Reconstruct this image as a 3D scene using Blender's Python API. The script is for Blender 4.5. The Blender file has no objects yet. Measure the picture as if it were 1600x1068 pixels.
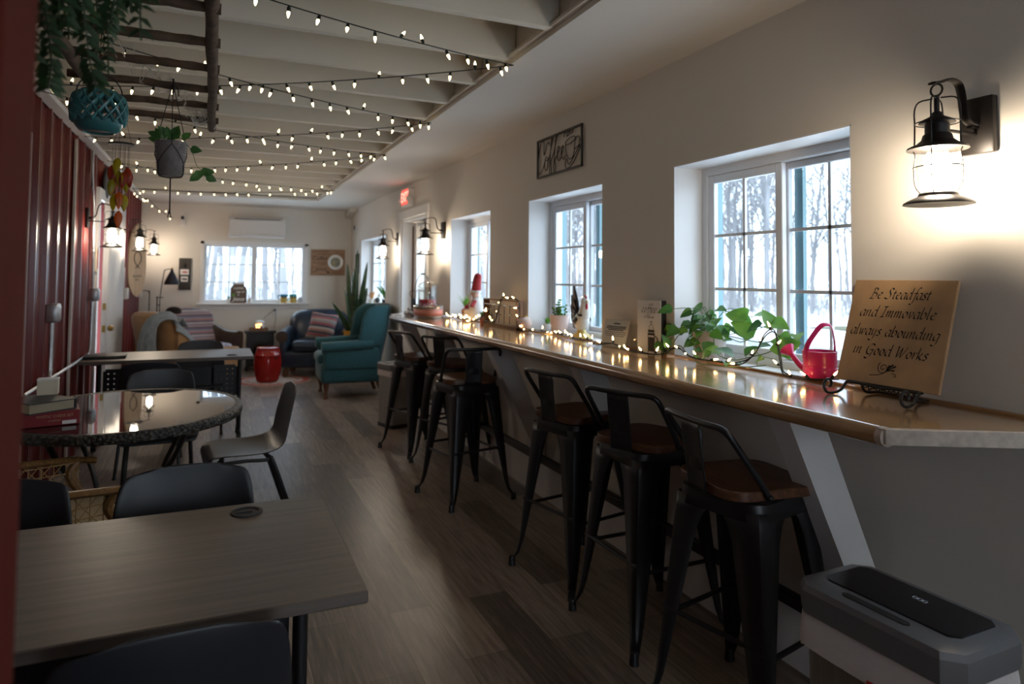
import bpy, bmesh, math, random
from mathutils import Vector, Matrix, Euler
random.seed(7)
R = math.radians
PI = math.pi
sc = bpy.context.scene
C = sc.collection

# ------------------------------------------------------------------ camera
cd = bpy.data.cameras.new('camera'); cam = bpy.data.objects.new('camera', cd); C.objects.link(cam)
cd.sensor_width = 36.0; cd.lens = 1063.0*36/1600; cd.shift_y = -145/1600; cd.clip_start = .02; cd.clip_end = 400
yaw, pitch, roll = R(23.6), R(2.4), R(.46)
f = Vector((math.sin(yaw)*math.cos(pitch), math.cos(yaw)*math.cos(pitch), math.sin(pitch)))
r0 = Vector((math.cos(yaw), -math.sin(yaw), 0)); u0 = r0.cross(f)
rr = math.cos(roll)*r0 + math.sin(roll)*u0; uu = -math.sin(roll)*r0 + math.cos(roll)*u0
m = Matrix((rr, uu, -f)).transposed().to_4x4(); m.translation = (0, 0, 1.42)
cam.matrix_world = m
cd.dof.use_dof = True; cd.dof.focus_distance = 2.15; cd.dof.aperture_fstop = 3.2
sc.camera = cam

# ------------------------------------------------------------------ light, exposure
sc.view_settings.view_transform = 'Standard'; sc.view_settings.look = 'None'
sc.view_settings.gamma = 1; sc.view_settings.use_curve_mapping = False
sc.view_settings.exposure = 0.42
w = bpy.data.worlds.new('overcast_sky'); sc.world = w; w.use_nodes = True
SKY = 4.8; LAMP = 128; BULB = 5.5; FAIRY = 20
bg = w.node_tree.nodes['Background']; bg.inputs[0].default_value = (.76, .88, 1.0, 1); bg.inputs[1].default_value = SKY

# ------------------------------------------------------------------ materials
def mat(name, col, rough=.5, metal=0, noise=0, nscale=8, nstretch=(1, 1, 1), col2=None, bump=0, bscale=None,
        emit=None, estr=0, coat=0, sheen=0, detail=4, ramp=(.35, .65), spec=None):
    m = bpy.data.materials.new(name); m.use_nodes = True
    nt = m.node_tree; b = nt.nodes['Principled BSDF']; L = nt.links.new
    b.inputs['Base Color'].default_value = (*col, 1); b.inputs['Roughness'].default_value = rough; b.inputs['Metallic'].default_value = metal
    if spec is not None: b.inputs['Specular IOR Level'].default_value = spec
    if coat: b.inputs['Coat Weight'].default_value = coat; b.inputs['Coat Roughness'].default_value = .12
    if sheen: b.inputs['Sheen Weight'].default_value = sheen
    if emit: b.inputs['Emission Color'].default_value = (*emit, 1); b.inputs['Emission Strength'].default_value = estr
    if noise or col2 or bump:
        tc = nt.nodes.new('ShaderNodeTexCoord'); mp = nt.nodes.new('ShaderNodeMapping'); L(tc.outputs['Object'], mp.inputs[0])
        mp.inputs['Scale'].default_value = nstretch
        n = nt.nodes.new('ShaderNodeTexNoise'); n.inputs['Scale'].default_value = nscale; n.inputs['Detail'].default_value = detail
        L(mp.outputs[0], n.inputs['Vector'])
        if col2 or noise:
            c2 = col2 or tuple(c*(1-noise) for c in col)
            rp = nt.nodes.new('ShaderNodeValToRGB'); e = rp.color_ramp.elements
            e[0].position, e[1].position = ramp; e[0].color = (*col, 1); e[1].color = (*c2, 1)
            L(n.outputs['Fac'], rp.inputs[0]); L(rp.outputs[0], b.inputs['Base Color'])
        if bump:
            n2 = n
            if bscale:
                n2 = nt.nodes.new('ShaderNodeTexNoise'); n2.inputs['Scale'].default_value = bscale; L(mp.outputs[0], n2.inputs['Vector'])
            bp = nt.nodes.new('ShaderNodeBump'); bp.inputs['Strength'].default_value = bump; bp.inputs['Distance'].default_value = .01
            L(n2.outputs['Fac'], bp.inputs['Height']); L(bp.outputs[0], b.inputs['Normal'])
    return m

def stripes(name, cols, axis, period, rough=.9, noise=.0):
    """woven cloth: bands of colour along one object axis"""
    m = bpy.data.materials.new(name); m.use_nodes = True
    nt = m.node_tree; b = nt.nodes['Principled BSDF']; L = nt.links.new; b.inputs['Roughness'].default_value = rough
    tc = nt.nodes.new('ShaderNodeTexCoord'); sx = nt.nodes.new('ShaderNodeSeparateXYZ'); L(tc.outputs['Object'], sx.inputs[0])
    d = nt.nodes.new('ShaderNodeMath'); d.operation = 'DIVIDE'; d.inputs[1].default_value = period; L(sx.outputs[axis], d.inputs[0])
    fr = nt.nodes.new('ShaderNodeMath'); fr.operation = 'FRACT'; L(d.outputs[0], fr.inputs[0])
    rp = nt.nodes.new('ShaderNodeValToRGB'); rp.color_ramp.interpolation = 'CONSTANT'; e = rp.color_ramp.elements
    e[0].position = 0; e[0].color = (*cols[0], 1); e[1].position = 1/len(cols); e[1].color = (*cols[1], 1)
    for i, c in enumerate(cols[2:], 2):
        k = e.new(i/len(cols)); k.color = (*c, 1)
    L(fr.outputs[0], rp.inputs[0]); L(rp.outputs[0], b.inputs['Base Color'])
    return m

def glass(name, tint=(1, 1, 1), gloss=1.0):
    """thin clear pane: straight-through light plus a Fresnel reflection"""
    m = bpy.data.materials.new(name); m.use_nodes = True; nt = m.node_tree; L = nt.links.new
    nt.nodes.remove(nt.nodes['Principled BSDF']); out = nt.nodes['Material Output']
    t = nt.nodes.new('ShaderNodeBsdfTransparent'); t.inputs[0].default_value = (*tint, 1)
    g = nt.nodes.new('ShaderNodeBsdfGlossy'); g.inputs['Roughness'].default_value = .01
    fz = nt.nodes.new('ShaderNodeLayerWeight'); fz.inputs[0].default_value = .5
    pw = nt.nodes.new('ShaderNodeMath'); pw.operation = 'POWER'; pw.inputs[1].default_value = 5; L(fz.outputs['Facing'], pw.inputs[0])
    mu = nt.nodes.new('ShaderNodeMath'); mu.operation = 'MULTIPLY_ADD'; mu.inputs[1].default_value = .6*gloss; mu.inputs[2].default_value = .03*gloss; L(pw.outputs[0], mu.inputs[0])
    mx = nt.nodes.new('ShaderNodeMixShader'); L(mu.outputs[0], mx.inputs[0]); L(t.outputs[0], mx.inputs[1]); L(g.outputs[0], mx.inputs[2]); L(mx.outputs[0], out.inputs[0])
    return m

def translucent(m, amt):
    nt = m.node_tree; b = nt.nodes['Principled BSDF']; out = nt.nodes['Material Output']; t = nt.nodes.new('ShaderNodeBsdfTranslucent'); mx = nt.nodes.new('ShaderNodeMixShader'); mx.inputs[0].default_value = amt
    src = b.inputs['Base Color'].links
    if src: nt.links.new(src[0].from_socket, t.inputs[0])
    nt.links.new(b.outputs[0], mx.inputs[1]); nt.links.new(t.outputs[0], mx.inputs[2]); nt.links.new(mx.outputs[0], out.inputs[0]); return m

def planks():
    m = bpy.data.materials.new('vinyl_planks'); m.use_nodes = True; nt = m.node_tree; L = nt.links.new; b = nt.nodes['Principled BSDF']
    tc = nt.nodes.new('ShaderNodeTexCoord'); mp = nt.nodes.new('ShaderNodeMapping'); mp.inputs['Rotation'].default_value = (0, 0, R(90)); L(tc.outputs['Object'], mp.inputs[0])
    br = nt.nodes.new('ShaderNodeTexBrick'); br.inputs['Scale'].default_value = 1; br.inputs['Brick Width'].default_value = 1.22; br.inputs['Row Height'].default_value = .178
    br.inputs['Mortar Size'].default_value = .0013; br.inputs['Mortar Smooth'].default_value = .1; br.offset = .37
    br.inputs['Color1'].default_value = (0, 0, 0, 1); br.inputs['Color2'].default_value = (1, 1, 1, 1); br.inputs['Mortar'].default_value = (.5, .5, .5, 1); br.inputs['Bias'].default_value = 0
    L(mp.outputs[0], br.inputs['Vector'])
    mp2 = nt.nodes.new('ShaderNodeMapping'); mp2.inputs['Scale'].default_value = (26, 1.6, 1); L(tc.outputs['Object'], mp2.inputs[0])
    n = nt.nodes.new('ShaderNodeTexNoise'); n.inputs['Scale'].default_value = 2.2; n.inputs['Detail'].default_value = 7; n.inputs['Roughness'].default_value = .62; L(mp2.outputs[0], n.inputs['Vector'])
    ad = nt.nodes.new('ShaderNodeMath'); ad.operation = 'MULTIPLY_ADD'; ad.inputs[1].default_value = .44
    L(br.outputs['Color'], ad.inputs[0]); L(n.outputs['Fac'], ad.inputs[2])
    rp = nt.nodes.new('ShaderNodeValToRGB'); e = rp.color_ramp.elements; e[0].position = .36; e[0].color = (.055, .042, .034, 1); e[1].position = 1.02; e[1].color = (.36, .275, .21, 1)
    k = e.new(.66); k.color = (.15, .112, .086, 1)
    L(ad.outputs[0], rp.inputs[0])
    mm = nt.nodes.new('ShaderNodeMixRGB'); mm.blend_type = 'MULTIPLY'; mm.inputs[2].default_value = (.35, .33, .32, 1); L(br.outputs['Fac'], mm.inputs[0]); L(rp.outputs[0], mm.inputs[1]); L(mm.outputs[0], b.inputs['Base Color'])
    b.inputs['Roughness'].default_value = .34
    bp = nt.nodes.new('ShaderNodeBump'); bp.inputs['Strength'].default_value = .12; bp.inputs['Distance'].default_value = .004; L(n.outputs['Fac'], bp.inputs['Height']); L(bp.outputs[0], b.inputs['Normal'])
    return m

M = dict(
    wall=mat('greige_paint', (.69, .64, .57), .75, bump=.04, nscale=160),
    ceil=mat('cream_ceiling_paint', (.71, .65, .545), .7),
    white=mat('white_trim_paint', (.74, .72, .70), .45),
    vinyl=mat('white_vinyl', (.72, .73, .75), .4),
    teal=mat('teal_outer_trim', (.13, .23, .25), .5),
    red=mat('red_steel_siding', (.145, .014, .011), .32, noise=.15, nscale=3),
    floor=planks(),
    oak=mat('varnished_oak', (.46, .26, .115), .22, col2=(.28, .145, .055), nscale=3, nstretch=(16, 1.2, 16), coat=1.0, detail=8, ramp=(.38, .66)),
    oakraw=mat('raw_oak_end', (.50, .40, .32), .6, noise=.25, nscale=40),
    black=mat('black_powder_coat', (.012, .012, .014), .42),
    redpost=mat('dark_red_paint', (.095, .012, .007), .8, spec=.15), iron=mat('dark_bronze_metal', (.022, .018, .016), .42, metal=.4),
    walnut=mat('walnut_seat', (.155, .062, .028), .35, col2=(.07, .028, .014), nscale=4, nstretch=(2, 18, 18), detail=7),
    shell=mat('black_plastic', (.016, .017, .021), .38),
    shell2=mat('charcoal_plastic', (.055, .05, .046), .42),
    greywood=mat('grey_woodgrain_laminate', (.135, .105, .085), .38, col2=(.088, .068, .056), nscale=2.5, nstretch=(1.2, 22, 22), detail=8),
    dark=mat('dark_edge', (.03, .027, .026), .5),
    steel=mat('brushed_steel', (.42, .40, .38), .32, metal=1, noise=.15, nscale=4, nstretch=(40, 40, 1)),
    bin2=mat('satin_steel', (.36, .33, .31), .38, metal=.6, noise=.2, nscale=3, nstretch=(30, 30, 1)), galv=mat('galvanised_steel', (.55, .56, .57), .35, metal=.9, noise=.2, nscale=20),
    binlid=mat('grey_bin_lid', (.20, .20, .21), .3, metal=.5),
    blackgloss=mat('black_gloss_panel', (.01, .01, .012), .18),
    bag=mat('white_bin_liner', (.62, .56, .54), .45, bump=.5, nscale=18),
    redband=mat('red_band', (.45, .03, .03), .5),
    wicker=None, pane=glass('window_glass', (.93, .97, 1.0)), clear=glass('clear_glass', (.97, .98, .97), 1.4), jarglass=glass('jar_glass', (.88, .88, .86), 3.2),
    leafd=mat('deep_green_leaf', (.040, .13, .035), .38, col2=(.08, .21, .045), nscale=14),
    leafl=mat('lime_green_leaf', (.17, .34, .045), .4, col2=(.09, .24, .04), nscale=14),
    leafb=mat('fern_green', (.022, .060, .016), .6, noise=.4, nscale=20),
    stem=mat('green_stem', (.10, .17, .05), .6),
    soil=mat('potting_soil', (.03, .02, .014), .95),
    pink=mat('pink_enamel', (.60, .022, .15), .3),
    bronze=mat('bronze_plaque', (.56, .34, .165), .45, col2=(.36, .215, .11), nscale=5, detail=6, bump=.05),
    ink=mat('black_ink', (.012, .010, .009), .6),
    engr=mat('engraved_line', (.022, .015, .010), .7),
    paper=mat('white_paper', (.74, .72, .69), .7), cream=mat('cream_board', (.66, .58, .44), .7),
    wire=mat('green_wire', (.010, .020, .014), .6), wirew=mat('white_wire', (.6, .58, .52), .5),
    bulb=mat('warm_bulb', (1, .85, .55), .4, emit=(1.0, .78, .42), estr=BULB),
    fairy=mat('warm_fairy_bulb', (1, .8, .5), .4, emit=(1.0, .60, .24), estr=FAIRY),
    lamp=mat('lit_lantern_glass', (1, .95, .85), .4, emit=(1.0, .84, .66), estr=LAMP),
    branch=mat('rough_branch', (.13, .08, .05), .85, noise=.5, nscale=18, bump=.6),
    turq=mat('turquoise_glaze', (.055, .215, .225), .25, noise=.25, nscale=6),
    conc=mat('hobnail_concrete', (.20, .18, .165), .45, noise=.3, nscale=30, bump=.4),
    strap=mat('tan_strap', (.22, .13, .06), .8), cord=mat('black_cord', (.012, .011, .011), .8),
    slate=mat('dark_slate', (.02, .02, .022), .6),
    tan=mat('tan_microfibre', (.36, .185, .075), .85, noise=.18, nscale=9, sheen=.3),
    throw=mat('grey_throw', (.27, .30, .32), .95, noise=.25, nscale=14, sheen=.3, bump=.3),
    brown=mat('brown_leather', (.050, .030, .020), .45, noise=.2, nscale=12),
    navy=mat('navy_leather', (.018, .035, .062), .3, noise=.35, nscale=10, bump=.12),
    green=mat('green_upholstery', (.007, .056, .068), .8, col2=(.011, .078, .092), nscale=70, sheen=.2),
    wood=mat('dark_turned_wood', (.12, .045, .02), .35),
    cane=mat('honey_wood', (.26, .135, .045), .4, noise=.35, nscale=6, nstretch=(2, 12, 12)),
    canew=mat('woven_cane', (.48, .32, .14), .6), cush=mat('cream_seat', (.42, .31, .17), .8),
    redgl=mat('red_glazed_ceramic', (.30, .012, .010), .1, noise=.15, nscale=3),
    yellow=mat('mustard_pot', (.62, .30, .02), .4),
    rug=mat('cream_rug', (.55, .46, .40), .95, noise=.2, nscale=30), rugred=mat('red_rug_pattern', (.42, .10, .08), .95),
    acw=mat('white_plastic', (.66, .63, .60), .4),
    darkwood=mat('dark_plank', (.045, .038, .032), .7, noise=.3, nscale=6, nstretch=(12, 1, 1)),
    ply=mat('stained_plank', (.40, .235, .135), .6, col2=(.27, .15, .085), nscale=3, nstretch=(2, 1, 14)),
    jar=mat('brown_board', (.13, .085, .06), .6), greenp=mat('green_paint', (.12, .35, .06), .6),
    bisque=mat('pale_pink_clay', (.66, .50, .44), .7), ribpot=mat('pale_grey_pot', (.48, .43, .40), .7),
    clay=mat('terracotta', (.35, .10, .055), .75),
    ceram=mat('white_glaze', (.75, .73, .68), .2), comb=mat('red_glaze', (.55, .02, .03), .3), feath=mat('black_glaze', (.018, .018, .02), .25), ygl=mat('yellow_glaze', (.62, .45, .12), .35),
    snow=mat('snow', (.80, .84, .88), .8, noise=.08, nscale=.4), road=mat('wet_asphalt', (.16, .17, .18), .35, noise=.2, nscale=1), turf=mat('winter_grass', (.13, .125, .07), .95, noise=.3, nscale=.8),
    bark=mat('winter_bark', (.25, .245, .25), .9, noise=.3, nscale=3, nstretch=(1, 1, .2)), twig=mat('twigs', (.27, .25, .245), .95),
    exitr=mat('lit_exit_face', (.8, .1, .08), .4, emit=(1.0, .10, .07), estr=.9), exitw=mat('lit_exit_letters', (1, .5, .4), .4, emit=(1, .30, .22), estr=1.5),
    santa=mat('red_felt', (.34, .012, .016), .9, sheen=.3), fluff=mat('white_fluff', (.75, .72, .68), .95, bump=.6, nscale=60), skin=mat('painted_face', (.60, .36, .26), .6),
    pinkband=mat('pink_band', (.60, .24, .19), .5), redliq=mat('red_candle', (.62, .03, .045), .3),
    crate=mat('crate_wood', (.26, .13, .06), .6, noise=.4, nscale=5, nstretch=(10, 10, 1)),
    beige=mat('surfboard_wood', (.52, .38, .25), .45, noise=.2, nscale=3, nstretch=(8, 1, 1)),
    brass=mat('brass', (.45, .30, .10), .35, metal=1),
    amber=mat('amber_glass', (.85, .24, .03), .2, noise=.3), lime=mat('lime_glass', (.62, .52, .03), .2, noise=.3), rust=mat('rust_glass', (.62, .09, .04), .2, noise=.3),
    glow=mat('candle_window', (1, .5, .2), .5, emit=(1, .42, .12), estr=7),
    blueg=mat('blue_glaze', (.03, .22, .40), .3), tealg=mat('aqua_glaze', (.10, .40, .45), .3), bookr=mat('red_cloth_cover', (.24, .012, .018), .6), bookb=mat('dark_book_cover', (.035, .035, .037), .5), pages=mat('page_edges', (.44, .36, .25), .9, bump=.5, nscale=200, nstretch=(1, 1, 6)), gilt=mat('gilt_print', (.45, .30, .16), .5),
    orange=mat('orange_cardboard', (.55, .26, .09), .7),
    blanket=stripes('woven_blanket', [(.14, .12, .16), (.38, .26, .26), (.24, .22, .27), (.48, .40, .38), (.12, .13, .19), (.42, .18, .17), (.30, .28, .32), (.20, .17, .22)], 2, .17),
    seatbl=mat('patterned_seat_cover', (.50, .50, .56), .9, col2=(.20, .22, .36), nscale=26),
    pillow=stripes('striped_pillow', [(.34, .29, .27), (.34, .11, .11), (.06, .07, .09), (.32, .16, .13), (.38, .33, .30), (.05, .06, .08), (.28, .08, .09), (.26, .22, .22)], 2, .26),
    fur=mat('dark_fur', (.018, .012, .010), 1.0, bump=1, nscale=40),
)
def wickermat():
    m = mat('dark_wicker', (.040, .036, .028), .5); nt = m.node_tree; L = nt.links.new; b = nt.nodes['Principled BSDF']
    tc = nt.nodes.new('ShaderNodeTexCoord'); v = nt.nodes.new('ShaderNodeTexVoronoi'); v.inputs['Scale'].default_value = 62; L(tc.outputs['Object'], v.inputs['Vector'])
    bp = nt.nodes.new('ShaderNodeBump'); bp.inputs['Strength'].default_value = 1; bp.inputs['Distance'].default_value = .008; bp.invert = True; L(v.outputs['Distance'], bp.inputs['Height']); L(bp.outputs[0], b.inputs['Normal'])
    rp = nt.nodes.new('ShaderNodeValToRGB'); e = rp.color_ramp.elements; e[0].color = (.075, .066, .05, 1); e[1].color = (.012, .011, .009, 1); e[0].position = .2; e[1].position = .62
    L(v.outputs['Distance'], rp.inputs[0]); L(rp.outputs[0], b.inputs['Base Color'])
    return m
M['wicker'] = wickermat()
for k_, a_ in (('leafd', .35), ('leafl', .5), ('amber', .55), ('lime', .55), ('rust', .5)): translucent(M[k_], a_)

# ------------------------------------------------------------------ mesh helpers
def smooth_path(pts, k=5, closed=False):
    P = [Vector(p) for p in pts]; n = len(P); out = []
    if n < 3: return P
    rng = range(n) if closed else range(n-1)
    for i in rng:
        a = P[(i-1) % n] if closed or i > 0 else P[0]*2-P[1]
        b, c = P[i], P[(i+1) % n]
        d = P[(i+2) % n] if closed or i+2 < n else P[-1]*2-P[-2]
        for j in range(k):
            t = j/k
            out.append(.5*((2*b)+(c-a)*t+(2*a-5*b+4*c-d)*t*t+(3*b-a-3*c+d)*t**3))
    if not closed: out.append(P[-1].copy())
    return out

class B:
    """collects shapes into one mesh object"""
    def __init__(s): s.bm = bmesh.new()
    def _x(s, vs, mx):
        for v in vs: v.co = mx @ v.co
    def box(s, c, d, rot=None, bev=0, seg=2):
        g = bmesh.ops.create_cube(s.bm, size=1); vs = g['verts']
        mx = Matrix.Translation(c) @ (Euler(rot).to_matrix().to_4x4() if rot else Matrix()) @ Matrix.Diagonal((*d, 1))
        s._x(vs, mx)
        if bev:
            es = list({e for v in vs for e in v.link_edges})
            bmesh.ops.bevel(s.bm, geom=es, offset=min(bev, min(d)*.49), segments=seg, affect='EDGES', profile=.5)
        return s
    def cyl(s, a, b, r, r2=None, n=12):
        a, b = Vector(a), Vector(b); r2 = r if r2 is None else r2
        q = (b-a).to_track_quat('Z', 'Y').to_matrix().to_4x4()
        g = bmesh.ops.create_cone(s.bm, cap_ends=True, segments=n, radius1=r, radius2=r2, depth=(b-a).length)
        s._x(g['verts'], Matrix.Translation((a+b)/2) @ q); return s
    def tube(s, pts, r, n=8, k=5, closed=False, flat=None):
        P = smooth_path(pts, k, closed) if k > 1 else [Vector(p) for p in pts]
        N = len(P); rs = r if callable(r) else (lambda t: r); rings = []; up = None
        for i, p in enumerate(P):
            d = (P[(i+1) % N]-P[i-1]) if closed or 0 < i < N-1 else (P[1]-P[0] if i == 0 else P[-1]-P[-2])
            if d.length < 1e-9: d = Vector((0, 0, 1))
            d.normalize()
            if up is None: up = Vector((0, 0, 1)) if abs(d.z) < .9 else Vector((1, 0, 0))
            sx = d.cross(up)
            if sx.length < 1e-6: sx = d.orthogonal()
            sx.normalize(); up = sx.cross(d).normalized(); rad = rs(i/(N-1))
            fx, fy = flat if flat else (1, 1)
            rings.append([s.bm.verts.new(p+sx*math.cos(2*PI*j/n)*rad*fx+up*math.sin(2*PI*j/n)*rad*fy) for j in range(n)])
        for i in range(N if closed else N-1):
            a, b = rings[i], rings[(i+1) % N]
            for j in range(n): s.bm.faces.new((a[j], a[(j+1) % n], b[(j+1) % n], b[j]))
        if not closed and n > 2:
            s.bm.faces.new(rings[0][::-1]); s.bm.faces.new(rings[-1])
        return s
    def lathe(s, prof, c=(0, 0, 0), n=24, sx=1, sy=1, mx=None):
        rings = []
        for r, z in prof:
            if r < 1e-5: rings.append([s.bm.verts.new((c[0], c[1], c[2]+z))])
            else: rings.append([s.bm.verts.new((c[0]+r*sx*math.cos(2*PI*j/n), c[1]+r*sy*math.sin(2*PI*j/n), c[2]+z)) for j in range(n)])
        if mx is not None:
            for g in rings: s._x(g, mx)
        for a, b in zip(rings, rings[1:]):
            if len(a) == 1 and len(b) == 1: continue
            for j in range(n):
                k = (j+1) % n
                if len(a) == 1: s.bm.faces.new((a[0], b[k], b[j]))
                elif len(b) == 1: s.bm.faces.new((a[j], a[k], b[0]))
                else: s.bm.faces.new((a[j], a[k], b[k], b[j]))
        return s
    def prism(s, poly, lo, hi, axis='z'):
        def V(p, h): return {'z': (p[0], p[1], h), 'x': (h, p[0], p[1]), 'y': (p[0], h, p[1])}[axis]
        a = [s.bm.verts.new(V(p, lo)) for p in poly]; b = [s.bm.verts.new(V(p, hi)) for p in poly]; n = len(poly)
        s.bm.faces.new(a[::-1]); s.bm.faces.new(b)
        for j in range(n): s.bm.faces.new((a[j], a[(j+1) % n], b[(j+1) % n], b[j]))
        return s
    def sph(s, c, r, n=14, rot=None):
        g = bmesh.ops.create_uvsphere(s.bm, u_segments=n, v_segments=max(6, n*2//3), radius=1)
        rd = r if isinstance(r, (tuple, list)) else (r, r, r)
        s._x(g['verts'], Matrix.Translation(c) @ (Euler(rot).to_matrix().to_4x4() if rot else Matrix()) @ Matrix.Diagonal((*rd, 1))); return s
    def surf(s, rows, closed=False):
        g = [[s.bm.verts.new(p) for p in r] for r in rows]
        for a, b in zip(g, g[1:]):
            for j in range(len(a)-(0 if closed else 1)):
                k = (j+1) % len(a); s.bm.faces.new((a[j], a[k], b[k], b[j]))
        return s
    def leaf(s, base, d, up, L, W, heart=.5, droop=.25, n=6):
        base, d, up = Vector(base), Vector(d).normalized(), Vector(up)
        sd = d.cross(up)
        if sd.length < 1e-4: sd = d.orthogonal()
        sd.normalize(); up = sd.cross(d).normalized(); rows = []
        for i in range(n+1):
            t = i/n; wv = W*.5*(math.sin(PI*min(1, t**heart))**.8 if 0 < t < 1 else 0.02)
            p = base+d*(L*t)-up*(droop*L*t*t)
            rows.append([p-sd*wv+up*wv*.25, p, p+sd*wv+up*wv*.25])
        return s.surf(rows)
    def obj(s, name, m, parent=None, smooth=True, ang=40, mods=()):
        bm = s.bm; bmesh.ops.recalc_face_normals(bm, faces=bm.faces)
        me = bpy.data.meshes.new(name); bm.to_mesh(me); bm.free()
        if smooth:
            me.polygons.foreach_set('use_smooth', [True]*len(me.polygons)); me.set_sharp_from_angle(angle=R(ang))
        me.materials.append(M[m] if isinstance(m, str) else m)
        o = bpy.data.objects.new(name, me); C.objects.link(o)
        if parent: o.parent = parent
        for t, kw in mods:
            md = o.modifiers.new(t.lower(), t)
            for a, v in kw.items(): setattr(md, a, v)
        return o
def SOL(t, off=0): return ('SOLIDIFY', dict(thickness=t, offset=off))
def SUB(n=1): return ('SUBSURF', dict(levels=n, render_levels=n))

def tag(o, label, cat, group=None, kind=None):
    o['label'] = label; o['category'] = cat
    if group: o['group'] = group
    if kind: o['kind'] = kind
    return o
def T(name, label, cat, loc=(0, 0, 0), rz=0, group=None):
    o = bpy.data.objects.new(name, None); o.empty_display_size = .05; C.objects.link(o)
    o.location = loc; o.rotation_euler = (0, 0, R(rz)); return tag(o, label, cat, group)
def S(name, parent=None, loc=(0, 0, 0)):
    o = bpy.data.objects.new(name, None); o.empty_display_size = .05; C.objects.link(o); o.location = loc; o['kind'] = 'structure'; return o
def dup(root, loc, rz, label):
    r = root.copy(); C.objects.link(r); r.location = loc; r.rotation_euler = (0, 0, R(rz)); r['label'] = label
    for ch in list(root.children):
        c = ch.copy(); C.objects.link(c); c.parent = r
        for g in list(ch.children):
            d = g.copy(); C.objects.link(d); d.parent = c
    return r
def txt(s, size, m, parent, loc, rot=(PI/2, 0, 0), shear=0, ext=.0006, name='lettering', bold=0, xs=1, align='CENTER', sp=1):
    cu = bpy.data.curves.new(name, 'FONT'); cu.body = s; cu.size = size; cu.shear = shear; cu.extrude = ext; cu.offset = bold
    cu.align_x = align; cu.align_y = 'CENTER'; cu.space_character = sp; cu.resolution_u = 4
    t = bpy.data.objects.new(name, cu); C.objects.link(t); bpy.context.view_layer.update()
    me = bpy.data.meshes.new_from_object(t.evaluated_get(bpy.context.evaluated_depsgraph_get()))
    bpy.data.objects.remove(t); bpy.data.curves.remove(cu)
    o = bpy.data.objects.new(name, me); C.objects.link(o); me.materials.clear(); me.materials.append(M[m]); o.parent = parent
    o.location = loc; o.rotation_euler = rot; o.scale = (xs, 1, 1); return o
def joinmesh(objs, name):
    """several lettering meshes of one text become one mesh"""
    bm = bmesh.new(); p = objs[0].parent; mt = objs[0].data.materials[0]
    for o in objs:
        k = len(bm.verts); bm.from_mesh(o.data); bm.verts.ensure_lookup_table()
        mx = Matrix.LocRotScale(o.location, o.rotation_euler, o.scale)
        for v in bm.verts[k:]: v.co = mx @ v.co
        bpy.data.objects.remove(o)
    me = bpy.data.meshes.new(name); bm.to_mesh(me); bm.free(); me.materials.append(mt)
    o = bpy.data.objects.new(name, me); C.objects.link(o); o.parent = p; return o
# ------------------------------------------------------------------ room shell
XW, XL, YB, YF = 2.036, -1.0, 11.2, -2.6
o = B().box(((XW+XL)/2, (YB+YF)/2, -.05), (XW-XL+.8, YB-YF+.8, .1)).obj('floor', 'floor', smooth=False); o['kind'] = 'structure'
# right wall with openings: (y0, y1, z0, z1)
WIN = [(1.695, 2.704, 1.035, 1.968), (3.365, 4.371, 1.035, 1.968), (5.097, 6.104, 1.035, 1.968), (8.75, 10.38, 1.0, 1.966), (.02, 1.03, 1.035, 1.968)]  # last opening: added window out of view, brightens the near end
DOOR = (6.915, 7.925, 0, 2.09)
b = B(); ys = YF; th = .27
for y0, y1, z0, z1 in sorted(WIN+[DOOR]):
    b.box((XW+th/2, (ys+y0)/2, 1.35), (th, y0-ys, 2.7))
    b.box((XW+th/2, (y0+y1)/2, (z1+2.7)/2), (th, y1-y0, 2.7-z1))
    if z0 > 0: b.box((XW+th/2, (y0+y1)/2, z0/2), (th, y1-y0, z0))
    ys = y1
b.box((XW+th/2, (ys+YB+.3)/2, 1.35), (th, YB+.3-ys, 2.7))
o = b.obj('wall_right', 'wall', smooth=False); o['kind'] = 'structure'
# back wall with a window
BX0, BX1, BZ0, BZ1 = -.165, 1.325, 1.0, 1.905
b = B(); t = .16
b.box(((XL-.2+BX0)/2, YB+t/2, 1.35), (BX0-XL+.2, t, 2.7)); b.box(((BX1+XW)/2, YB+t/2, 1.35), (XW-BX1, t, 2.7))
b.box(((BX0+BX1)/2, YB+t/2, BZ0/2), (BX1-BX0, t, BZ0)); b.box(((BX0+BX1)/2, YB+t/2, (BZ1+2.7)/2), (BX1-BX0, t, 2.7-BZ1))
o = b.obj('wall_back', 'wall', smooth=False); o['kind'] = 'structure'
# left wall: ribbed steel siding, ribs stand 3 cm proud every 23 cm, with a doorway
DL = (7.09, 8.05, 2.10)
def siding(y0, y1, z0, z1, xw):
    prof = []; y = y0; k = 0
    seq = [(.0, .0), (.075, .0), (.080, .005), (.095, .005), (.100, .0), (.200, .0), (.225, .026), (.255, .026), (.280, .0)]
    while y < y1:
        for dy, dx in seq:
            if y+dy < y1: prof.append((xw+dx, y+dy))
        y += .300
    prof.append((xw, y1))
    return [[(x, yy, z0) for x, yy in prof], [(x, yy, z1) for x, yy in prof]]
b = B(); b.surf(siding(YF, DL[0], 0, 2.7, XL)); b.surf(siding(DL[0], DL[1], DL[2], 2.7, XL)); b.surf(siding(DL[1], YB, 0, 2.7, XL))
b.box((XL-.11, (YF+DL[0])/2, 1.35), (.18, DL[0]-YF, 2.7)); b.box((XL-.11, (DL[1]+YB)/2, 1.35), (.18, YB-DL[1], 2.7)); b.box((XL-.11, sum(DL[:2])/2, (DL[2]+2.7)/2), (.18, DL[1]-DL[0], 2.7-DL[2]))
o = b.obj('wall_left', 'red', smooth=False); o['kind'] = 'structure'
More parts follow.
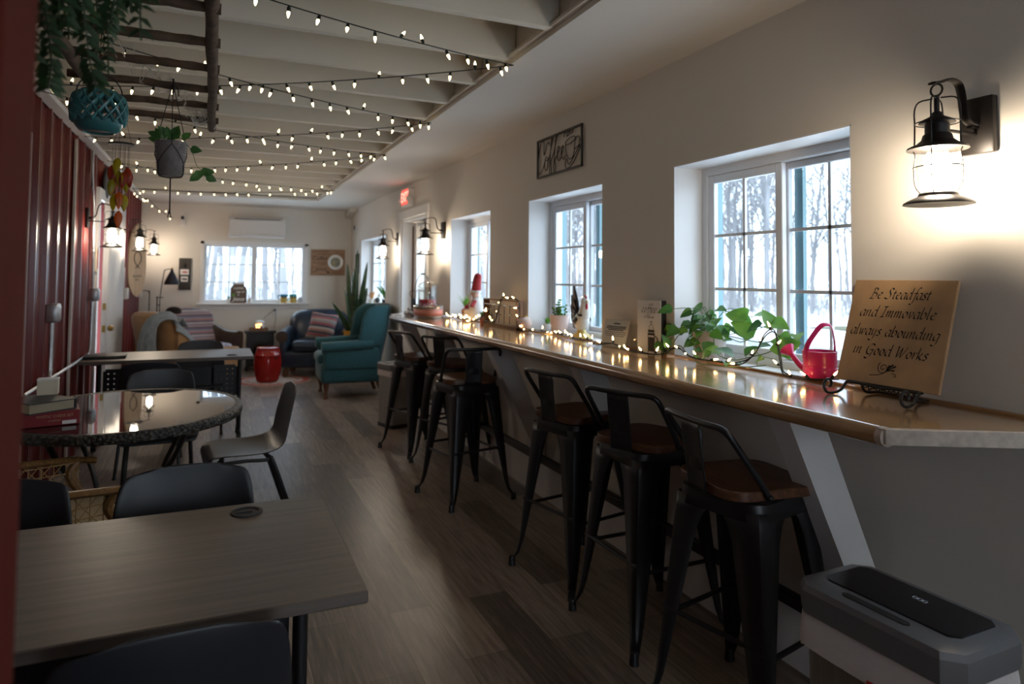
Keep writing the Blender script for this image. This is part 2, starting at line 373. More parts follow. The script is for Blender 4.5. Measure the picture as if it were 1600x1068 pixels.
b = B(); b.box((-.6, YF-.05, 1.35), (1.4, .1, 2.7)); b.box((1.75, YF-.05, 1.35), (1.1, .1, 2.7)); b.box((.65, YF-.05, 2.4), (1.1, .1, .6)); b.box((.65, YF-.05, .3), (1.1, .1, .6)); o = b.obj('wall_front', 'wall', smooth=False); o['kind'] = 'structure'  # central opening added in this unseen wall to let in extra daylight
# red partition end the camera looks past
o = B().box((-.5795, .62, 1.36), (.881, .1, 2.72), bev=.004).obj('wall_partition', 'redpost', smooth=False); o['kind'] = 'structure'
# ceiling: flat soffit on the right and at the far end, exposed joists in a raised tray
TX, TY, ZS, ZJ, ZD = 1.35, 9.9, 2.48, 2.50, 2.69
cl = S('ceiling')
b = B(); b.box(((TX+XW+.3)/2, (YB+YF)/2, ZS+.03), (XW+.3-TX, YB-YF+.4, .06)); b.box(((TX+XL)/2, (TY+YB+.2)/2, ZS+.03), (TX-XL, YB+.2-TY, .06))
b.box((TX+.02, (YF+TY)/2, (ZS+ZD)/2+.02), (.04, TY-YF, ZD-ZS-.03)); b.box(((TX+XL)/2, TY+.02, (ZS+ZD)/2+.02), (TX-XL-.02, .04, ZD-ZS-.03))
b.obj('soffit', 'wall', cl, smooth=False)
b = B(); b.box(((TX+XL)/2, (YF+TY)/2, ZD+.03), (TX-XL+.4, TY-YF+.1, .06)); b.obj('deck', 'ceil', cl, smooth=False)
k = 0; y = 2.61-.467*10
while y < TY-.1:
    B().box(((TX+XL)/2, y, (ZJ+ZD)/2), (TX-XL-.004, .042, ZD-ZJ), bev=.003, seg=1).obj('joist', 'ceil', cl, smooth=False); y += .467
b = B(); b.box((TX-.012, (YF+TY)/2, ZS+.012), (.024, TY-YF, .026)); b.box((TX-.035, (YF+TY)/2, ZS+.03), (.03, TY-YF, .014)); b.obj('tray_molding', 'wall', cl, smooth=False)
o = B().box((XL+.05, (YF+YB)/2, 2.49), (.07, YB-YF, .035)).obj('trim_2', 'white', smooth=False); o['kind'] = 'structure'
o = B().box((1.98, 10.95, 2.44), (.10, .5, .08), rot=(R(-8), 0, 0)).obj('trim_3', 'wall', smooth=False); o['kind'] = 'structure'
for i, (a, c) in enumerate(((.95, 6.82), (8.02, YB))):
    o = B().box((XW-.009, (a+c)/2, .07), (.018, c-a, .14)).obj('baseboard_right' if i == 0 else 'baseboard_right_far', 'white', smooth=False); o['kind'] = 'structure'
o = B().box(((XL+XW)/2, YB-.009, .06), (XW-XL, .018, .12)).obj('baseboard_back', 'white', smooth=False); o['kind'] = 'structure'

def window(nm, y0, y1, z0, z1, rows=3, cols=2, flip=False, teal=True):
    """slider window in the right wall; local u runs along -Y (left to right seen from the room)"""
    g = S(nm); xf = XW+.165; fw = .045; mid = (y0+y1)/2
    b = B()
    for (c, d) in (((xf+.035, y0+fw/2, (z0+z1)/2), (.07, fw, z1-z0)), ((xf+.035, y1-fw/2, (z0+z1)/2), (.07, fw, z1-z0)), ((xf+.035, mid, z0+fw/2), (.07, y1-y0-2*fw, fw)), ((xf+.035, mid, z1-fw/2), (.07, y1-y0-2*fw, fw))): b.box(c, d, bev=.004, seg=1)
    b.obj('window_frame', 'vinyl', g, smooth=False)
    for (a, c, xo) in ((mid-.012, y1-fw, .022), (y0+fw, mid+.012, .052)):
        sw = .04 if xo < .03 else .03; b = B(); x = xf+xo
        for (cc, d) in (((x, a+sw/2, (z0+z1)/2), (.026, sw, z1-z0-2*fw)), ((x, c-sw/2, (z0+z1)/2), (.026, sw, z1-z0-2*fw)), ((x, (a+c)/2, z0+fw+sw/2), (.026, c-a-2*sw, sw)), ((x, (a+c)/2, z1-fw-sw/2), (.026, c-a-2*sw, sw))): b.box(cc, d, bev=.003, seg=1)
        ya, yc, za, zc = a+sw, c-sw, z0+fw+sw, z1-fw-sw
        for i in range(1, cols): b.box((x, ya+(yc-ya)*i/cols, (za+zc)/2), (.012, .014, zc-za))
        for i in range(1, rows): b.box((x, (ya+yc)/2, za+(zc-za)*i/rows), (.012, yc-ya, .014))
        sh = b.obj('sash', 'vinyl', g, smooth=False)
        B().box((x, (ya+yc)/2, (za+zc)/2), (.004, yc-ya, zc-za)).obj('pane', 'pane', sh, smooth=False)
    if teal:
        b = B(); xo = XW+th+.02
        b.box((xo-.03, mid-.030, (z0+z1)/2), (.02, .045, z1-z0)); b.box((xo, y1+.045, (z0+z1)/2), (.04, .07, z1-z0+.1)); b.box((xo, y0-.02, (z0+z1)/2), (.04, .07, z1-z0+.1)); b.box((xo, mid, z1+.02), (.04, y1-y0-.03, .06))
        b.obj('outer_trim', 'teal', g, smooth=False)
    b = B(); b.box(((XW+xf)/2-.001, mid, z0+.006), (xf-XW+.001, y1-y0, .012)); 
    b.box(((XW+xf)/2, y1-.003, (z0+z1)/2), (xf-XW, .006, z1-z0)); b.box(((XW+xf)/2, y0+.003, (z0+z1)/2), (xf-XW, .006, z1-z0)); b.box(((XW+xf)/2, mid, z1-.003), (xf-XW, y1-y0, .006))
    b.obj('window_sill', 'white', g, smooth=False)
    return g
for i, wv in enumerate(WIN): window('window_%d' % (i+1 if i < 4 else i+2), *wv)  # the last one is the added out-of-view window
# back window
g = S('window_5'); fw = .05; yf = YB+.07
b = B(); xm = .56
for c, d in (((BX0+fw/2, yf, (BZ0+BZ1)/2), (fw, .07, BZ1-BZ0)), ((BX1-fw/2, yf, (BZ0+BZ1)/2), (fw, .07, BZ1-BZ0)), (((BX0+BX1)/2, yf, BZ0+fw/2), (BX1-BX0-2*fw, .07, fw)), (((BX0+BX1)/2, yf, BZ1-fw/2), (BX1-BX0-2*fw, .07, fw)), ((xm, yf, (BZ0+BZ1)/2), (.065, .07, BZ1-BZ0-2*fw))): b.box(c, d, bev=.004, seg=1)
b.obj('window_frame', 'vinyl', g, smooth=False)
for a, c in ((BX0+fw, xm-.032), (xm+.032, BX1-fw)):
    b = B(); za, zc = BZ0+fw, BZ1-fw
    b.box(((a+c)/2, yf, (za+zc)/2), (.011, .012, zc-za))
    for i in (1, 2): b.box(((a+c)/2, yf, za+(zc-za)*i/3), (c-a, .012, .011))
    sh = b.obj('sash', 'vinyl', g, smooth=False); B().box(((a+c)/2, yf, (za+zc)/2), (c-a, .004, zc-za)).obj('pane', 'pane', sh, smooth=False)
b = B(); b.box(((BX0+BX1)/2, YB-.02, BZ0-.012), (BX1-BX0+.13, .15, .028), bev=.004); b.box(((BX0+BX1)/2, YB-.01, BZ0-.055), (BX1-BX0+.06, .02, .06)); b.obj('window_sill', 'white', g, smooth=False)
b = B()
for x in (BX0-.008, BX1+.008): b.box((x, YB-.006, (BZ0+BZ1)/2), (.05, .012, BZ1-BZ0+.05))
b.box(((BX0+BX1)/2, YB-.006, BZ1+.012), (BX1-BX0+.07, .012, .05)); b.obj('casing', 'white', g, smooth=False)
# right door
g = S('door_1'); b = B(); y0, y1, _, z1 = DOOR
for c, d in (((XW-.01, y0-.045, 1.09), (.02, .09, 2.18)), ((XW-.01, y1+.045, 1.09), (.02, .09, 2.18)), ((XW-.01, (y0+y1)/2, z1+.05), (.022, y1-y0+.2, .10))): b.box(c, d, bev=.003, seg=1)
b.box((XW+.09, y1-.012, z1/2), (.18, .024, z1)); b.box((XW+.09, y0+.012, z1/2), (.18, .024, z1)); b.box((XW+.09, (y0+y1)/2, z1-.012), (.18, y1-y0-.05, .024))
b.obj('casing', 'white', g, smooth=False)
b = B(); x = XW+.155; ya, yc = y0+.026, y1-.026
for c, d in (((x, ya+.075, z1/2), (.045, .15, z1-.05)), ((x, yc-.075, z1/2), (.045, .15, z1-.05)), ((x, (ya+yc)/2, .5), (.045, yc-ya-.3, .9)), ((x, (ya+yc)/2, z1-.13), (.045, yc-ya-.3, .2))): b.box(c, d)
lf = b.obj('door_leaf', 'white', g, smooth=False)
B().box((x, (ya+yc)/2, 1.42), (.006, yc-ya-.3, .96)).obj('pane', 'pane', lf, smooth=False)
b = B(); b.box((x, (ya+yc)/2, 1.42), (.02, .016, .95)); b.box((x, (ya+yc)/2, 1.74), (.02, yc-ya-.3, .016)); b.box((x, (ya+yc)/2, 1.26), (.02, yc-ya-.3, .016)); b.obj('muntin', 'white', lf, smooth=False)
B().box((x-.03, y1-.03, 1.02), (.014, .012, 2.0)).obj('weather_strip', 'wood', g, smooth=False)
b = B(); b.box((x-.05, ya+.5, z1-.07), (.045, .26, .05), bev=.006); b.cyl((x-.05, ya+.42, z1-.05), (x-.12, ya+.66, z1-.04), .008); b.obj('door_closer', 'steel', g)
b = B(); b.cyl((x-.06, ya+.07, 1.0), (x-.03, ya+.07, 1.0), .012); b.tube([(x-.065, ya+.07, 1.0), (x-.065, ya+.12, 1.0), (x-.06, ya+.19, 1.0)], .009); b.obj('door_handle', 'brass', g)
# left door, standing ajar
g = S('door_2'); b = B(); y0, y1, z1 = DL
for c, d in (((XL+.035, y0-.04, (z1+.1)/2), (.03, .09, z1+.1)), ((XL+.035, y1+.45, (z1+.1)/2), (.03, .9, z1+.1)), ((XL+.035, (y0+y1)/2, z1+.05), (.03, y1-y0, .1))): b.box(c, d)
b.obj('casing', 'white', g, smooth=False)
a = R(3.5); mx = Matrix.Translation((XL+.04, y1, 0)) @ Matrix.Rotation(a, 4, 'Z')
def ins(b_, c, d, **k):
    n0 = len(b_.bm.verts); b_.box(c, d, **k); b_.bm.verts.ensure_lookup_table(); b_._x(b_.bm.verts[n0:], mx)
b = B(); ins(b, (0, -.475, 1.045), (.045, .94, 2.07)); 
for z in (.55, 1.5): ins(b, (.024, -.47, z), (.008, .6, .72 if z < 1 else .9), bev=.004)
b.obj('door_leaf', 'white', g, smooth=False)
b = B(); ins(b, (0, -.947, .93), (.026, .004, .06)); ins(b, (0, -.947, 1.13), (.026, .004, .06)); b.obj('latch_plate', 'brass', g, smooth=False)
b = B(); n0 = 0; ins(b, (.05, -.88, .93), (.05, .05, .05), bev=.02); b.obj('door_handle', 'brass', g)
# white door edge at the near end of the red wall
g = S('door_3'); b = B()
b.box((XL+.035, 4.45, 1.1), (.045, .10, 2.2)); b.box((XL+.035, 3.9, 2.15), (.045, 1.0, .1)); b.obj('casing', 'white', g, smooth=False)
b = B(); b.box((XL+.03, 3.85, 1.05), (.03, 1.09, 2.1)); 
for z in (.5, 1.55): b.box((XL+.046, 3.85, z), (.008, .8, .75), bev=.004)
b.obj('door_leaf', 'white', g, smooth=False)
# ------------------------------------------------------------------ outdoors
o = B().box((20, 10, -.42), (160, 200, .04)).obj('ground', 'snow', smooth=False); o['kind'] = 'structure'
b = B(); rows = []
for i in range(25):
    y = -40+i*6; x = 11.5+.035*(y-10)+1.2*math.sin(y*.05); rows.append([(x-2.6, y, -.385), (x+2.9, y, -.385)])
o = b.surf(rows).obj('road', 'road', smooth=False); o['kind'] = 'structure'
b = B(); rnd = random.Random(5)
for i in range(26):
    a = rnd.uniform(0, 6.3); cx, cy = rnd.uniform(3.5, 34), rnd.uniform(0, 60)
    if 6.5 < cx < 17 and True: cx += 10
    pts = [(cx+rnd.uniform(1.2, 3.2)*math.cos(k*PI/5), cy+rnd.uniform(1.5, 4)*math.sin(k*PI/5)) for k in range(10)]
    b.prism(pts, -.41, -.388)
o = b.obj('lawn', 'turf', smooth=False); o['kind'] = 'structure'
b = B()
for i in range(40):
    y = -30+i*3.2; x = 15.6+.035*(y-10)+1.2*math.sin(y*.05)+rnd.uniform(-.4, .4); b.sph((x, y, -.42), (rnd.uniform(.7, 1.5), rnd.uniform(1.4, 3), rnd.uniform(.25, .6)), 10)
o = b.obj('snowbank', 'snow'); tag(o, 'ploughed ridge of snow along the far side of the road', 'snow', kind='stuff')
def tree(seed):
    rn = random.Random(seed); b = B()
    def limb(p, d, L, r, dep):
        n = 3 if dep else 5; P = [p]; q = p.copy(); dd = d.copy()
        for i in range(n):
            dd = (dd+Vector((rn.uniform(-1, 1), rn.uniform(-1, 1), rn.uniform(-.3, .5)))*(.10 if dep == 0 else .22)).normalized(); q = q+dd*L/n; P.append(q.copy())
        b.tube(P, lambda t: r*(1-.75*t), n=5 if dep == 0 else 3, k=1)
        if dep < 3:
            for i in range({0: 17, 1: 6, 2: 4}[dep]):
                t = rn.uniform(.25 if dep == 0 else .3, 1); k = min(int(t*n), n-1); base = P[k].lerp(P[k+1], t*n-k)
                a = rn.uniform(0, 2*PI); nd = (dd*.75+Vector((math.cos(a), math.sin(a), rn.uniform(.1, .6)))*.8).normalized()
                limb(base, nd, L*rn.uniform(.28, .45)*(1-.3*t), r*(1-.75*t)*.55+.006, dep+1)
    limb(Vector((0, 0, 0)), Vector((rn.uniform(-.06, .06), rn.uniform(-.06, .06), 1)), rn.uniform(11, 15), rn.uniform(.07, .14), 0)
    return b.obj('bare_tree', 'bark')
GT = 'bare winter trees in the woods outside'
protos = [tree(100+i) for i in range(6)]
spots = []
for i in range(150):
    spots.append((rnd.uniform(26, 52), rnd.uniform(-4, 85)))
for i in range(60):
    spots.append((rnd.uniform(-9, 24), rnd.uniform(27, 58)))
spots += [(.4, 19), (-.6, 23), (1.2, 24.5), (2.0, 21), (-.2, 27), (1.9, 29)]
for i in range(14):
    spots.append((rnd.uniform(19, 27), rnd.uniform(8, 70)))
for i, (x, y) in enumerate(spots):
    p = protos[i] if i < 6 else protos[i % 6].copy()
    if i >= 6: C.objects.link(p)
    p.location = (x, y, -.42); p.rotation_euler = (0, 0, rnd.uniform(0, 6.3)); s_ = rnd.uniform(.75, 1.25); p.scale = (s_, s_, s_)
    tag(p, 'bare leafless winter tree in the woods seen through the windows', 'tree', GT)
b = B()
for i in range(7000):
    if i < 4600: x, y = rnd.uniform(24, 42), rnd.uniform(-4, 80)
    else: x, y = rnd.uniform(-8, 20), rnd.uniform(20, 44)
    h = rnd.uniform(.8, 3.0) if i % 3 else rnd.uniform(3, 8); p = Vector((x, y, -.42)); q = p+Vector((rnd.uniform(-.7, .7), rnd.uniform(-.7, .7), h)); b.tube([p, (p+q)/2+Vector((rnd.uniform(-.15, .15), rnd.uniform(-.15, .15), 0)), q], lambda t: .02*(1-.8*t), n=3, k=1)
o = b.obj('brushwood', 'twig', smooth=False); tag(o, 'tangle of bare brown twigs at the edge of the woods', 'brushwood', kind='stuff')
# ------------------------------------------------------------------ counter
ct = T('bar_counter', 'long varnished oak window counter on white angled brackets along the right wall', 'counter', (0, 0, 0))
ZC = 1.05
out = [(2.034, .93), (1.81, 1.045), (1.56, 1.175), (1.545, 1.22), (1.545, 6.42), (1.60, 6.60), (1.76, 6.78), (2.034, 6.80)]
B().prism([(x+.012, y) if x < 2 else (x, y) for x, y in out], ZC-.032, ZC).obj('worktop', 'oak', ct, smooth=False)
b = B(); nz = [(1.553, 1.215, ZC-.021), (1.553, 2.9, ZC-.021), (1.553, 4.6, ZC-.021), (1.553, 6.415, ZC-.021), (1.607, 6.595, ZC-.021), (1.765, 6.775, ZC-.021)]
b.tube(nz, .023, n=16, k=1, flat=(1, 1.1)); b.obj('nosing', 'oak', ct)
b = B(); b.prism([(2.034, .925), (1.81, 1.04), (1.56, 1.169), (1.536, 1.19), (1.535, 1.213), (1.56, 1.20), (1.815, 1.055), (2.034, .94)], ZC-.036, ZC+.001); b.cyl((1.553, 1.216, ZC-.021), (1.551, 1.196, ZC-.021), .0245, n=20); b.obj('end_cap', 'oakraw', ct, ang=30)
b = B(); 
for y0, y1 in ((.93, 6.80),): b.box((2.026, (y0+y1)/2, ZC+.004), (.018, y1-y0, .012), bev=.003)
b.obj('back_strip', 'oak', ct, smooth=False)
for y in (1.62, 2.93, 4.1, 5.30, 6.35):
    b = B(); b.prism([(1.60, ZC-.034), (1.74, ZC-.034), (2.018, .40), (2.018, .22), (1.98, .22)], y-.045, y+.045, 'y'); b.obj('bracket', 'white', ct, smooth=False)
b = B(); b.box((1.935, 3.9, .272), (.035, 5.3, .05), bev=.008)
b.obj('foot_rail', 'black', ct)
b = B(); b.box((2.0, 3.9, .12), (.036, 5.6, .24)); b.obj('kick_board', 'white', ct, smooth=False)

# ------------------------------------------------------------------ bar stools (local: sitter looks to -Y, backrest at +Y)
def make_stool(label):
    t = T('bar_stool', label, 'bar stool', group='metal bar stools at the window counter')
    hs, c = .172, .075
    def octo(h, cc): return [(-h, -h+cc), (-h+cc, -h), (h-cc, -h), (h, -h+cc), (h, h-cc), (h-cc, h), (-h+cc, h), (-h, h-cc)]
    b = B(); P = []
    for sx, sy, a0 in ((1, 1, 0), (-1, 1, 90), (-1, -1, 180), (1, -1, 270)):
        for k in range(7): a = R(a0+k*15); P.append((sx*(hs-c)+c*math.cos(a), sy*(hs-c)+c*math.sin(a)))
    b.prism(P, .743, .775); b.obj('seat', 'walnut', t, ang=50, mods=[('BEVEL', dict(width=.004, segments=2))])
    b = B(); h2 = .155
    def ring(h, cc, z):
        q = []
        for sx, sy, a0 in ((1, 1, 0), (-1, 1, 90), (-1, -1, 180), (1, -1, 270)):
            for k in range(6): a = R(a0+k*18); q.append((sx*(h-cc)+cc*math.cos(a), sy*(h-cc)+cc*math.sin(a), z))
        return q
    b.surf([ring(.10, .04, .741), ring(.146, .055, .741), ring(.157, .055, .735), ring(.160, .055, .715), ring(.163, .055, .682)], closed=True)
    b.obj('apron', 'black', t, mods=[SOL(.003)])
    for sx in (-1, 1):
        for sy in (-1, 1):
            b = B(); rows = []
            for i in range(15):
                s_ = i/14; z = .712*(1-s_)+.022*s_
                fl = .02*max(0, (s_-.88)/.12)**2
                cx = .158+.058*s_+fl; wd = .088*(1-s_)**.9+.021; rd = .5*wd
                if s_ < .10: wd += .04*(1-s_/.1)
                # L-shaped sheet-metal corner with rounded edge
                row = [(cx-wd, cx), (cx-wd*.45, cx+.001), (cx-.016, cx), (cx-.005, cx-.005), (cx, cx-.016), (cx+.001, cx-wd*.45), (cx, cx-wd)]
                rows.append([(sx*x, sy*y, z) for x, y in row])
            b.surf(rows); lg = b.obj('leg', 'black', t, mods=[SOL(.004)])
            B().lathe([(0, 0), (.019, 0), (.017, .03), (.013, .045), (0, .046)], (sx*.228, sy*.228, 0), 10).obj('foot_cap', 'shell', lg)
    for (z, ax) in ((.33, 'x'), (.30, 'y')):
        for s_ in (-1, 1):
            b = B(); e = .186; 
            if ax == 'x': b.tube([(-e, s_*e, z), (e, s_*e, z)], .0085, n=8, k=1)
            else: b.tube([(s_*e, -e, z), (s_*e, e, z)], .0085, n=8, k=1)
            b.obj('stretcher', 'black', t)
    # low back: bent tube from the seat sides up and round behind
    ht = .968
    pts = [(-.178, .045, .752), (-.180, .075, .80), (-.180, .165, ht-.045), (-.172, .188, ht-.012), (-.145, .198, ht), (-.07, .206, ht), (.07, .206, ht), (.145, .198, ht), (.172, .188, ht-.012), (.180, .165, ht-.045), (.180, .075, .80), (.178, .045, .752)]
    b = B(); b.tube(pts, .0105, n=10, k=4); b.sph((-.188, .047, .758), .009, 8); b.sph((.188, .047, .758), .009, 8); b.obj('back_rail', 'black', t)
    b = B(); rows = []
    for z, y in ((ht+.004, .205), (ht-.03, .202), (ht-.12, .190), (.80, .183), (.765, .181), (.738, .179)):
        rows.append([(x, y+(.004 if abs(x) > .046 else 0), z) for x in (-.052, -.047, -.02, .02, .047, .052)])
    b.surf(rows); b.box((0, .187, .875), (.066, .006, .13), bev=.002); b.obj('splat', 'black', t, mods=[SOL(.004)])
    return t
st = make_stool('black metal bar stool with walnut seat beside the grey step bin')
st.location = (1.63, 1.785, 0); st.rotation_euler = (0, 0, R(103))
def swivel(t, deg):
    for c in t.children:
        if c.name.split('.')[0] in ('seat', 'back_rail', 'splat'): c.rotation_euler = (0, 0, R(deg))
swivel(st, -19)
for loc, rz, lab, sv in (((1.675, 2.40, 0), 91, 'black metal bar stool in the middle of the near three, below the ribbed plant pot', 19),
                     ((1.655, 2.965, 0), 101.6, 'farther of the near three bar stools, below the rooster and paper card', 1),
                     ((1.53, 4.24, 0), 191, 'bar stool turned with its back square to us, in front of two others', -16),
                     ((1.72, 5.03, 0), 115, 'bar stool half hidden right behind the one turned its back to us', 10),
                     ((1.583, 5.533, 0), 107, 'bar stool next to the slim steel bin at the far counter end', 0)):
    swivel(dup(st, loc, rz, lab), sv)

# ------------------------------------------------------------------ bins
t = T('trash_can', 'grey lidded bin with black lid panel and white liner below the counter end', 'trash can', (1.515, 1.14, 0), 2)
def rrect(hx, hy, r, n=5):
    q = []
    for sx, sy, a0 in ((1, 1, 0), (-1, 1, 90), (-1, -1, 180), (1, -1, 270)):
        for k in range(n+1): a = R(a0+k*90/n); q.append((sx*(hx-r)+r*math.cos(a), sy*(hy-r)+r*math.sin(a)))
    return q
b = B(); b.surf([[(x, y, z) for x, y in rrect(hx, hy, .03)] for hx, hy, z in ((.105, .18, .005), (.108, .185, .30), (.112, .19, .585))], closed=True); b.obj('body', 'steel', t)
b = B(); rnd = random.Random(3); rows = []
for z, e in ((.60, .0), (.58, .006), (.555, .007), (.53, .009), (.50, .008)):
    rows.append([(x*(1+(e+rnd.uniform(0, .006))/abs(.115)), y*(1+(e+rnd.uniform(0, .005))/.2), z+rnd.uniform(-.004, .004)) for x, y in rrect(.114, .192, .03, 7)])
b.surf(rows, closed=True); bg_ = b.obj('bin_liner', 'bag', t, mods=[SUB(1)])
b = B(); b.box((-.1245, -.03, .485), (.006, .06, .045), bev=.003); b.obj('drawstring', 'redband', bg_)
def cham(hx, hy, c): return [(-hx, -hy+c), (-hx+c, -hy), (hx-c, -hy), (hx, -hy+c), (hx, hy-c), (hx-c, hy), (-hx+c, hy), (-hx, hy-c)]
b = B(); b.surf([[(x, y, z) for x, y in cham(hx, hy, c)] for hx, hy, c, z in ((.128, .207, .035, .585), (.131, .21, .036, .60), (.131, .21, .036, .640), (.125, .204, .034, .654), (.105, .185, .03, .660), (.04, .10, .02, .660))], closed=True); b.prism(cham(.128, .207, .035), .586, .592)
ld = b.obj('lid', 'binlid', t, ang=22)
B().prism(cham(.078, .168, .018), .655, .6635).obj('lid_panel', 'blackgloss', ld, smooth=False).location = (.014, 0, 0)
B().prism(cham(.010, .085, .008), .655, .6625).obj('lid_handle_recess', 'ink', ld, smooth=False).location = (-.094, 0, 0)
B().box((0, 0, .6587), (.18, .35, .002)).obj('lid_top', 'binlid', ld, smooth=False)
b = B()
for k in range(3): b.tube([(.04+.007*math.cos(a*PI/4), .012*(k-1)-.02+.005*math.sin(a*PI/4), .6637) for a in range(8)], .0012, n=4, k=1, closed=True)
b.obj('embossed_mark', 'binlid', ld)
t = T('trash_can', 'slim stainless steel bin with tucked white liner between green chair and stool', 'trash can', (1.60, 6.46, 0), 16)
b = B(); b.surf([[(x, y, z) for x, y in rrect(.10, .135, .03)] for z in (.035, .52)], closed=True); b.obj('body', 'bin2', t)
b = B(); b.prism(rrect(.104, .139, .03), 0, .035); b.obj('base', 'shell', t)
b = B(); b.prism(rrect(.112, .148, .03), .535, .60); lid2 = b.obj('lid', 'binlid', t, mods=[('BEVEL', dict(width=.012, segments=3))])
B().box((-.06, .03, .603), (.05, .15, .006), bev=.003).obj('lid_slot', 'shell', lid2)
b = B(); b.surf([[(x*(1+random.uniform(0, .05)), y*(1+random.uniform(0, .03)), z) for x, y in rrect(.106, .141, .03)] for z in (.535, .51, .48)], closed=True); b.obj('bin_liner', 'bag', t)

# ------------------------------------------------------------------ folding tables
def ftable(name, label, loc, L, D, grom, rz=0, holes=()):
    t = T(name, label, 'table', loc, rz)
    b = B(); b.box((0, 0, .724), (L, D, .028), bev=.003, seg=1); tp = b.obj('tabletop', 'greywood', t, smooth=False)
    for gx, gy in grom:
        b = B(); b.lathe([(.043, .738), (.043, .742), (.034, .742), (.034, .7395), (0, .7395)], (gx, gy, 0), 24); b.box((gx-.008, gy, .7395), (.046, .012, .007)); b.obj('grommet', 'slate', tp)
    for s_ in (-1, 1):
        x = s_*(L/2-.10); b = B()
        b.box((x, 0, .702), (.05, D*.75, .016)); b.tube([(x, .02, .70), (x, .02, .42), (x, .03, .34), (x, .13, .27), (x, .15, .20), (x, .15, .09)], .017, n=10, k=4)
        b.tube([(x, -.02, .70), (x, -.02, .42), (x, -.03, .34), (x, -.13, .27), (x, -.15, .20), (x, -.15, .09)], .017, n=10, k=4)
        lg = b.obj('leg', 'black', t)
        for q in (-.15, .15):
            b = B(); b.cyl((x-.018, q, .032), (x+.018, q, .032), .032, n=16); b.box((x, q, .072), (.03, .03, .035), bev=.006); b.obj('caster', 'shell', lg)
    # modesty panel with punched corners
    y = D*.2; b = B(); x0, x1, z0, z1 = -L/2+.13, L/2-.13, .34, .60
    b.box((0, y, (z0+z1)/2), (x1-x0-.36, .006, z1-z0))
    for s_ in (-1, 1):
        xa = s_*(x1-.18) if s_ > 0 else x0; xa = x1-.18 if s_ > 0 else x0
        nx, nz = 4, 6; px, pz = .18/nx, (z1-z0)/nz
        for i in range(nx+1): b.box((xa+i*px, y, (z0+z1)/2), (px*.76, .006, z1-z0))
        for j in range(nz+1): b.box((xa+.09, y, z0+j*pz), (.18, .0059, pz*.78))
    b.obj('modesty_panel', 'black', t, smooth=False)
    return t
ftable('folding_table', 'grey wood-grain folding table with cord grommet, nearest to us', (-.318, 1.86, 0), 1.285, .705, [(.42, .27)])
ftable('folding_table', 'long grey wheeled folding table holding a black laptop, in front of the tan armchair', (-.315, 6.55, 0), 1.28, .68, [(.47, -.22)])
t = T('laptop', 'closed black laptop lying on the left end of the long folding table', 'laptop', (-.80, 6.46, .738), 3)
b = B(); b.box((0, 0, .008), (.30, .22, .013), bev=.004); b.obj('base', 'shell', t); b = B(); b.box((0, 0, .0195), (.30, .22, .009), bev=.004); b.obj('screen_lid', 'dark', t); b = B(); b.cyl((-.1, .109, .014), (.1, .109, .014), .006); b.obj('hinge', 'shell', t)

# ------------------------------------------------------------------ shell chairs (local: sitter looks to -Y)
def make_shell(label, m, h=.80, name='shell_chair', grp='plastic shell chairs'):
    t = T(name, label, 'chair', group=grp)
    prof = [(-.225, .415, .20, 0), (-.215, .445, .215, .004), (-.17, .457, .222, .010), (-.08, .449, .226, .016), (.03, .440, .228, .022), (.115, .442, .226, .030), (.165, .465, .222, .034), (.195, .515, .218, .034), (.212, .58, .214, .032), (.228, .66, .208, .028), (.240, .73, .20, .022), (.247, h-.025, .186, .016), (.249, h-.004, .165, .012), (.2495, h+.004, .12, .01)]
    rows = []
    for i, (y, z, wd, rise) in enumerate(prof):
        row = []
        for k in range(13):
            u = k/6-1; e = rise*abs(u)**2.6
            back = min(1, max(0, (z-.46)/.12))
            row.append((u*wd, y-e*back*1.0, z+e*(1-back)-(.012*abs(u)**4 if i >= len(prof)-2 else 0)))
        rows.append(row)
    b = B(); b.surf(rows); b.obj('seat_shell', m, t, mods=[SOL(.007, -1), SUB(1)])
    for sx in (-1, 1):
        b = B(); b.tube([(sx*.19, -.235, .012), (sx*.172, -.165, .40), (sx*.150, -.14, .425), (sx*.03, -.13, .428)], .0115, n=8, k=4); lg = b.obj('leg', 'black', t); B().cyl((sx*.19, -.236, 0), (sx*.19, -.234, .02), .014).obj('foot_cap', 'shell', lg)
        b = B(); b.tube([(sx*.20, .255, .012), (sx*.172, .12, .40), (sx*.150, .10, .423), (sx*.03, .09, .426)], .0115, n=8, k=4); lg = b.obj('leg', 'black', t); B().cyl((sx*.20, .256, 0), (sx*.20, .254, .02), .014).obj('foot_cap', 'shell', lg)
    b = B()
    b.tube([(-.03, -.135, .428), (-.14, -.14, .424), (-.165, -.12, .42), (-.168, -.02, .424), (-.165, .07, .418), (-.14, .10, .423), (.14, .10, .423), (.165, .07, .418), (.168, -.02, .424), (.165, -.12, .42), (.14, -.14, .424), (.03, -.135, .428)], .010, n=8, k=3)
    b.obj('seat_frame', 'black', t)
    return t
ch = make_shell('black shell chair seen from behind, tucked under the near table edge', 'shell')
ch.location = (-.06, 1.58, 0); ch.rotation_euler = (0, 0, R(183))
for loc, rz, lab in (((-.065, 2.24, 0), 0, 'black shell chair across the near table, right of its twin'),
                     ((-.575, 2.25, 0), 2, 'black shell chair across the near table, mostly hidden by the red wall end'),
                     ((-.29, 4.80, 0), 3, 'black shell chair on the far side of the glass wicker table'),
                     ((-.40, 5.72, 0), 180, 'black shell chair with its back to the glass table, under the long table'),
                     ((-.10, 6.90, 0), 0, 'black shell chair showing just its rounded top beyond the long table')):
    dup(ch, loc, rz, lab)
g = make_shell('charcoal shell chair drawn up on the right of the glass wicker table', 'shell2')
g.location = (.19, 4.13, 0); g.rotation_euler = (0, 0, R(-86))

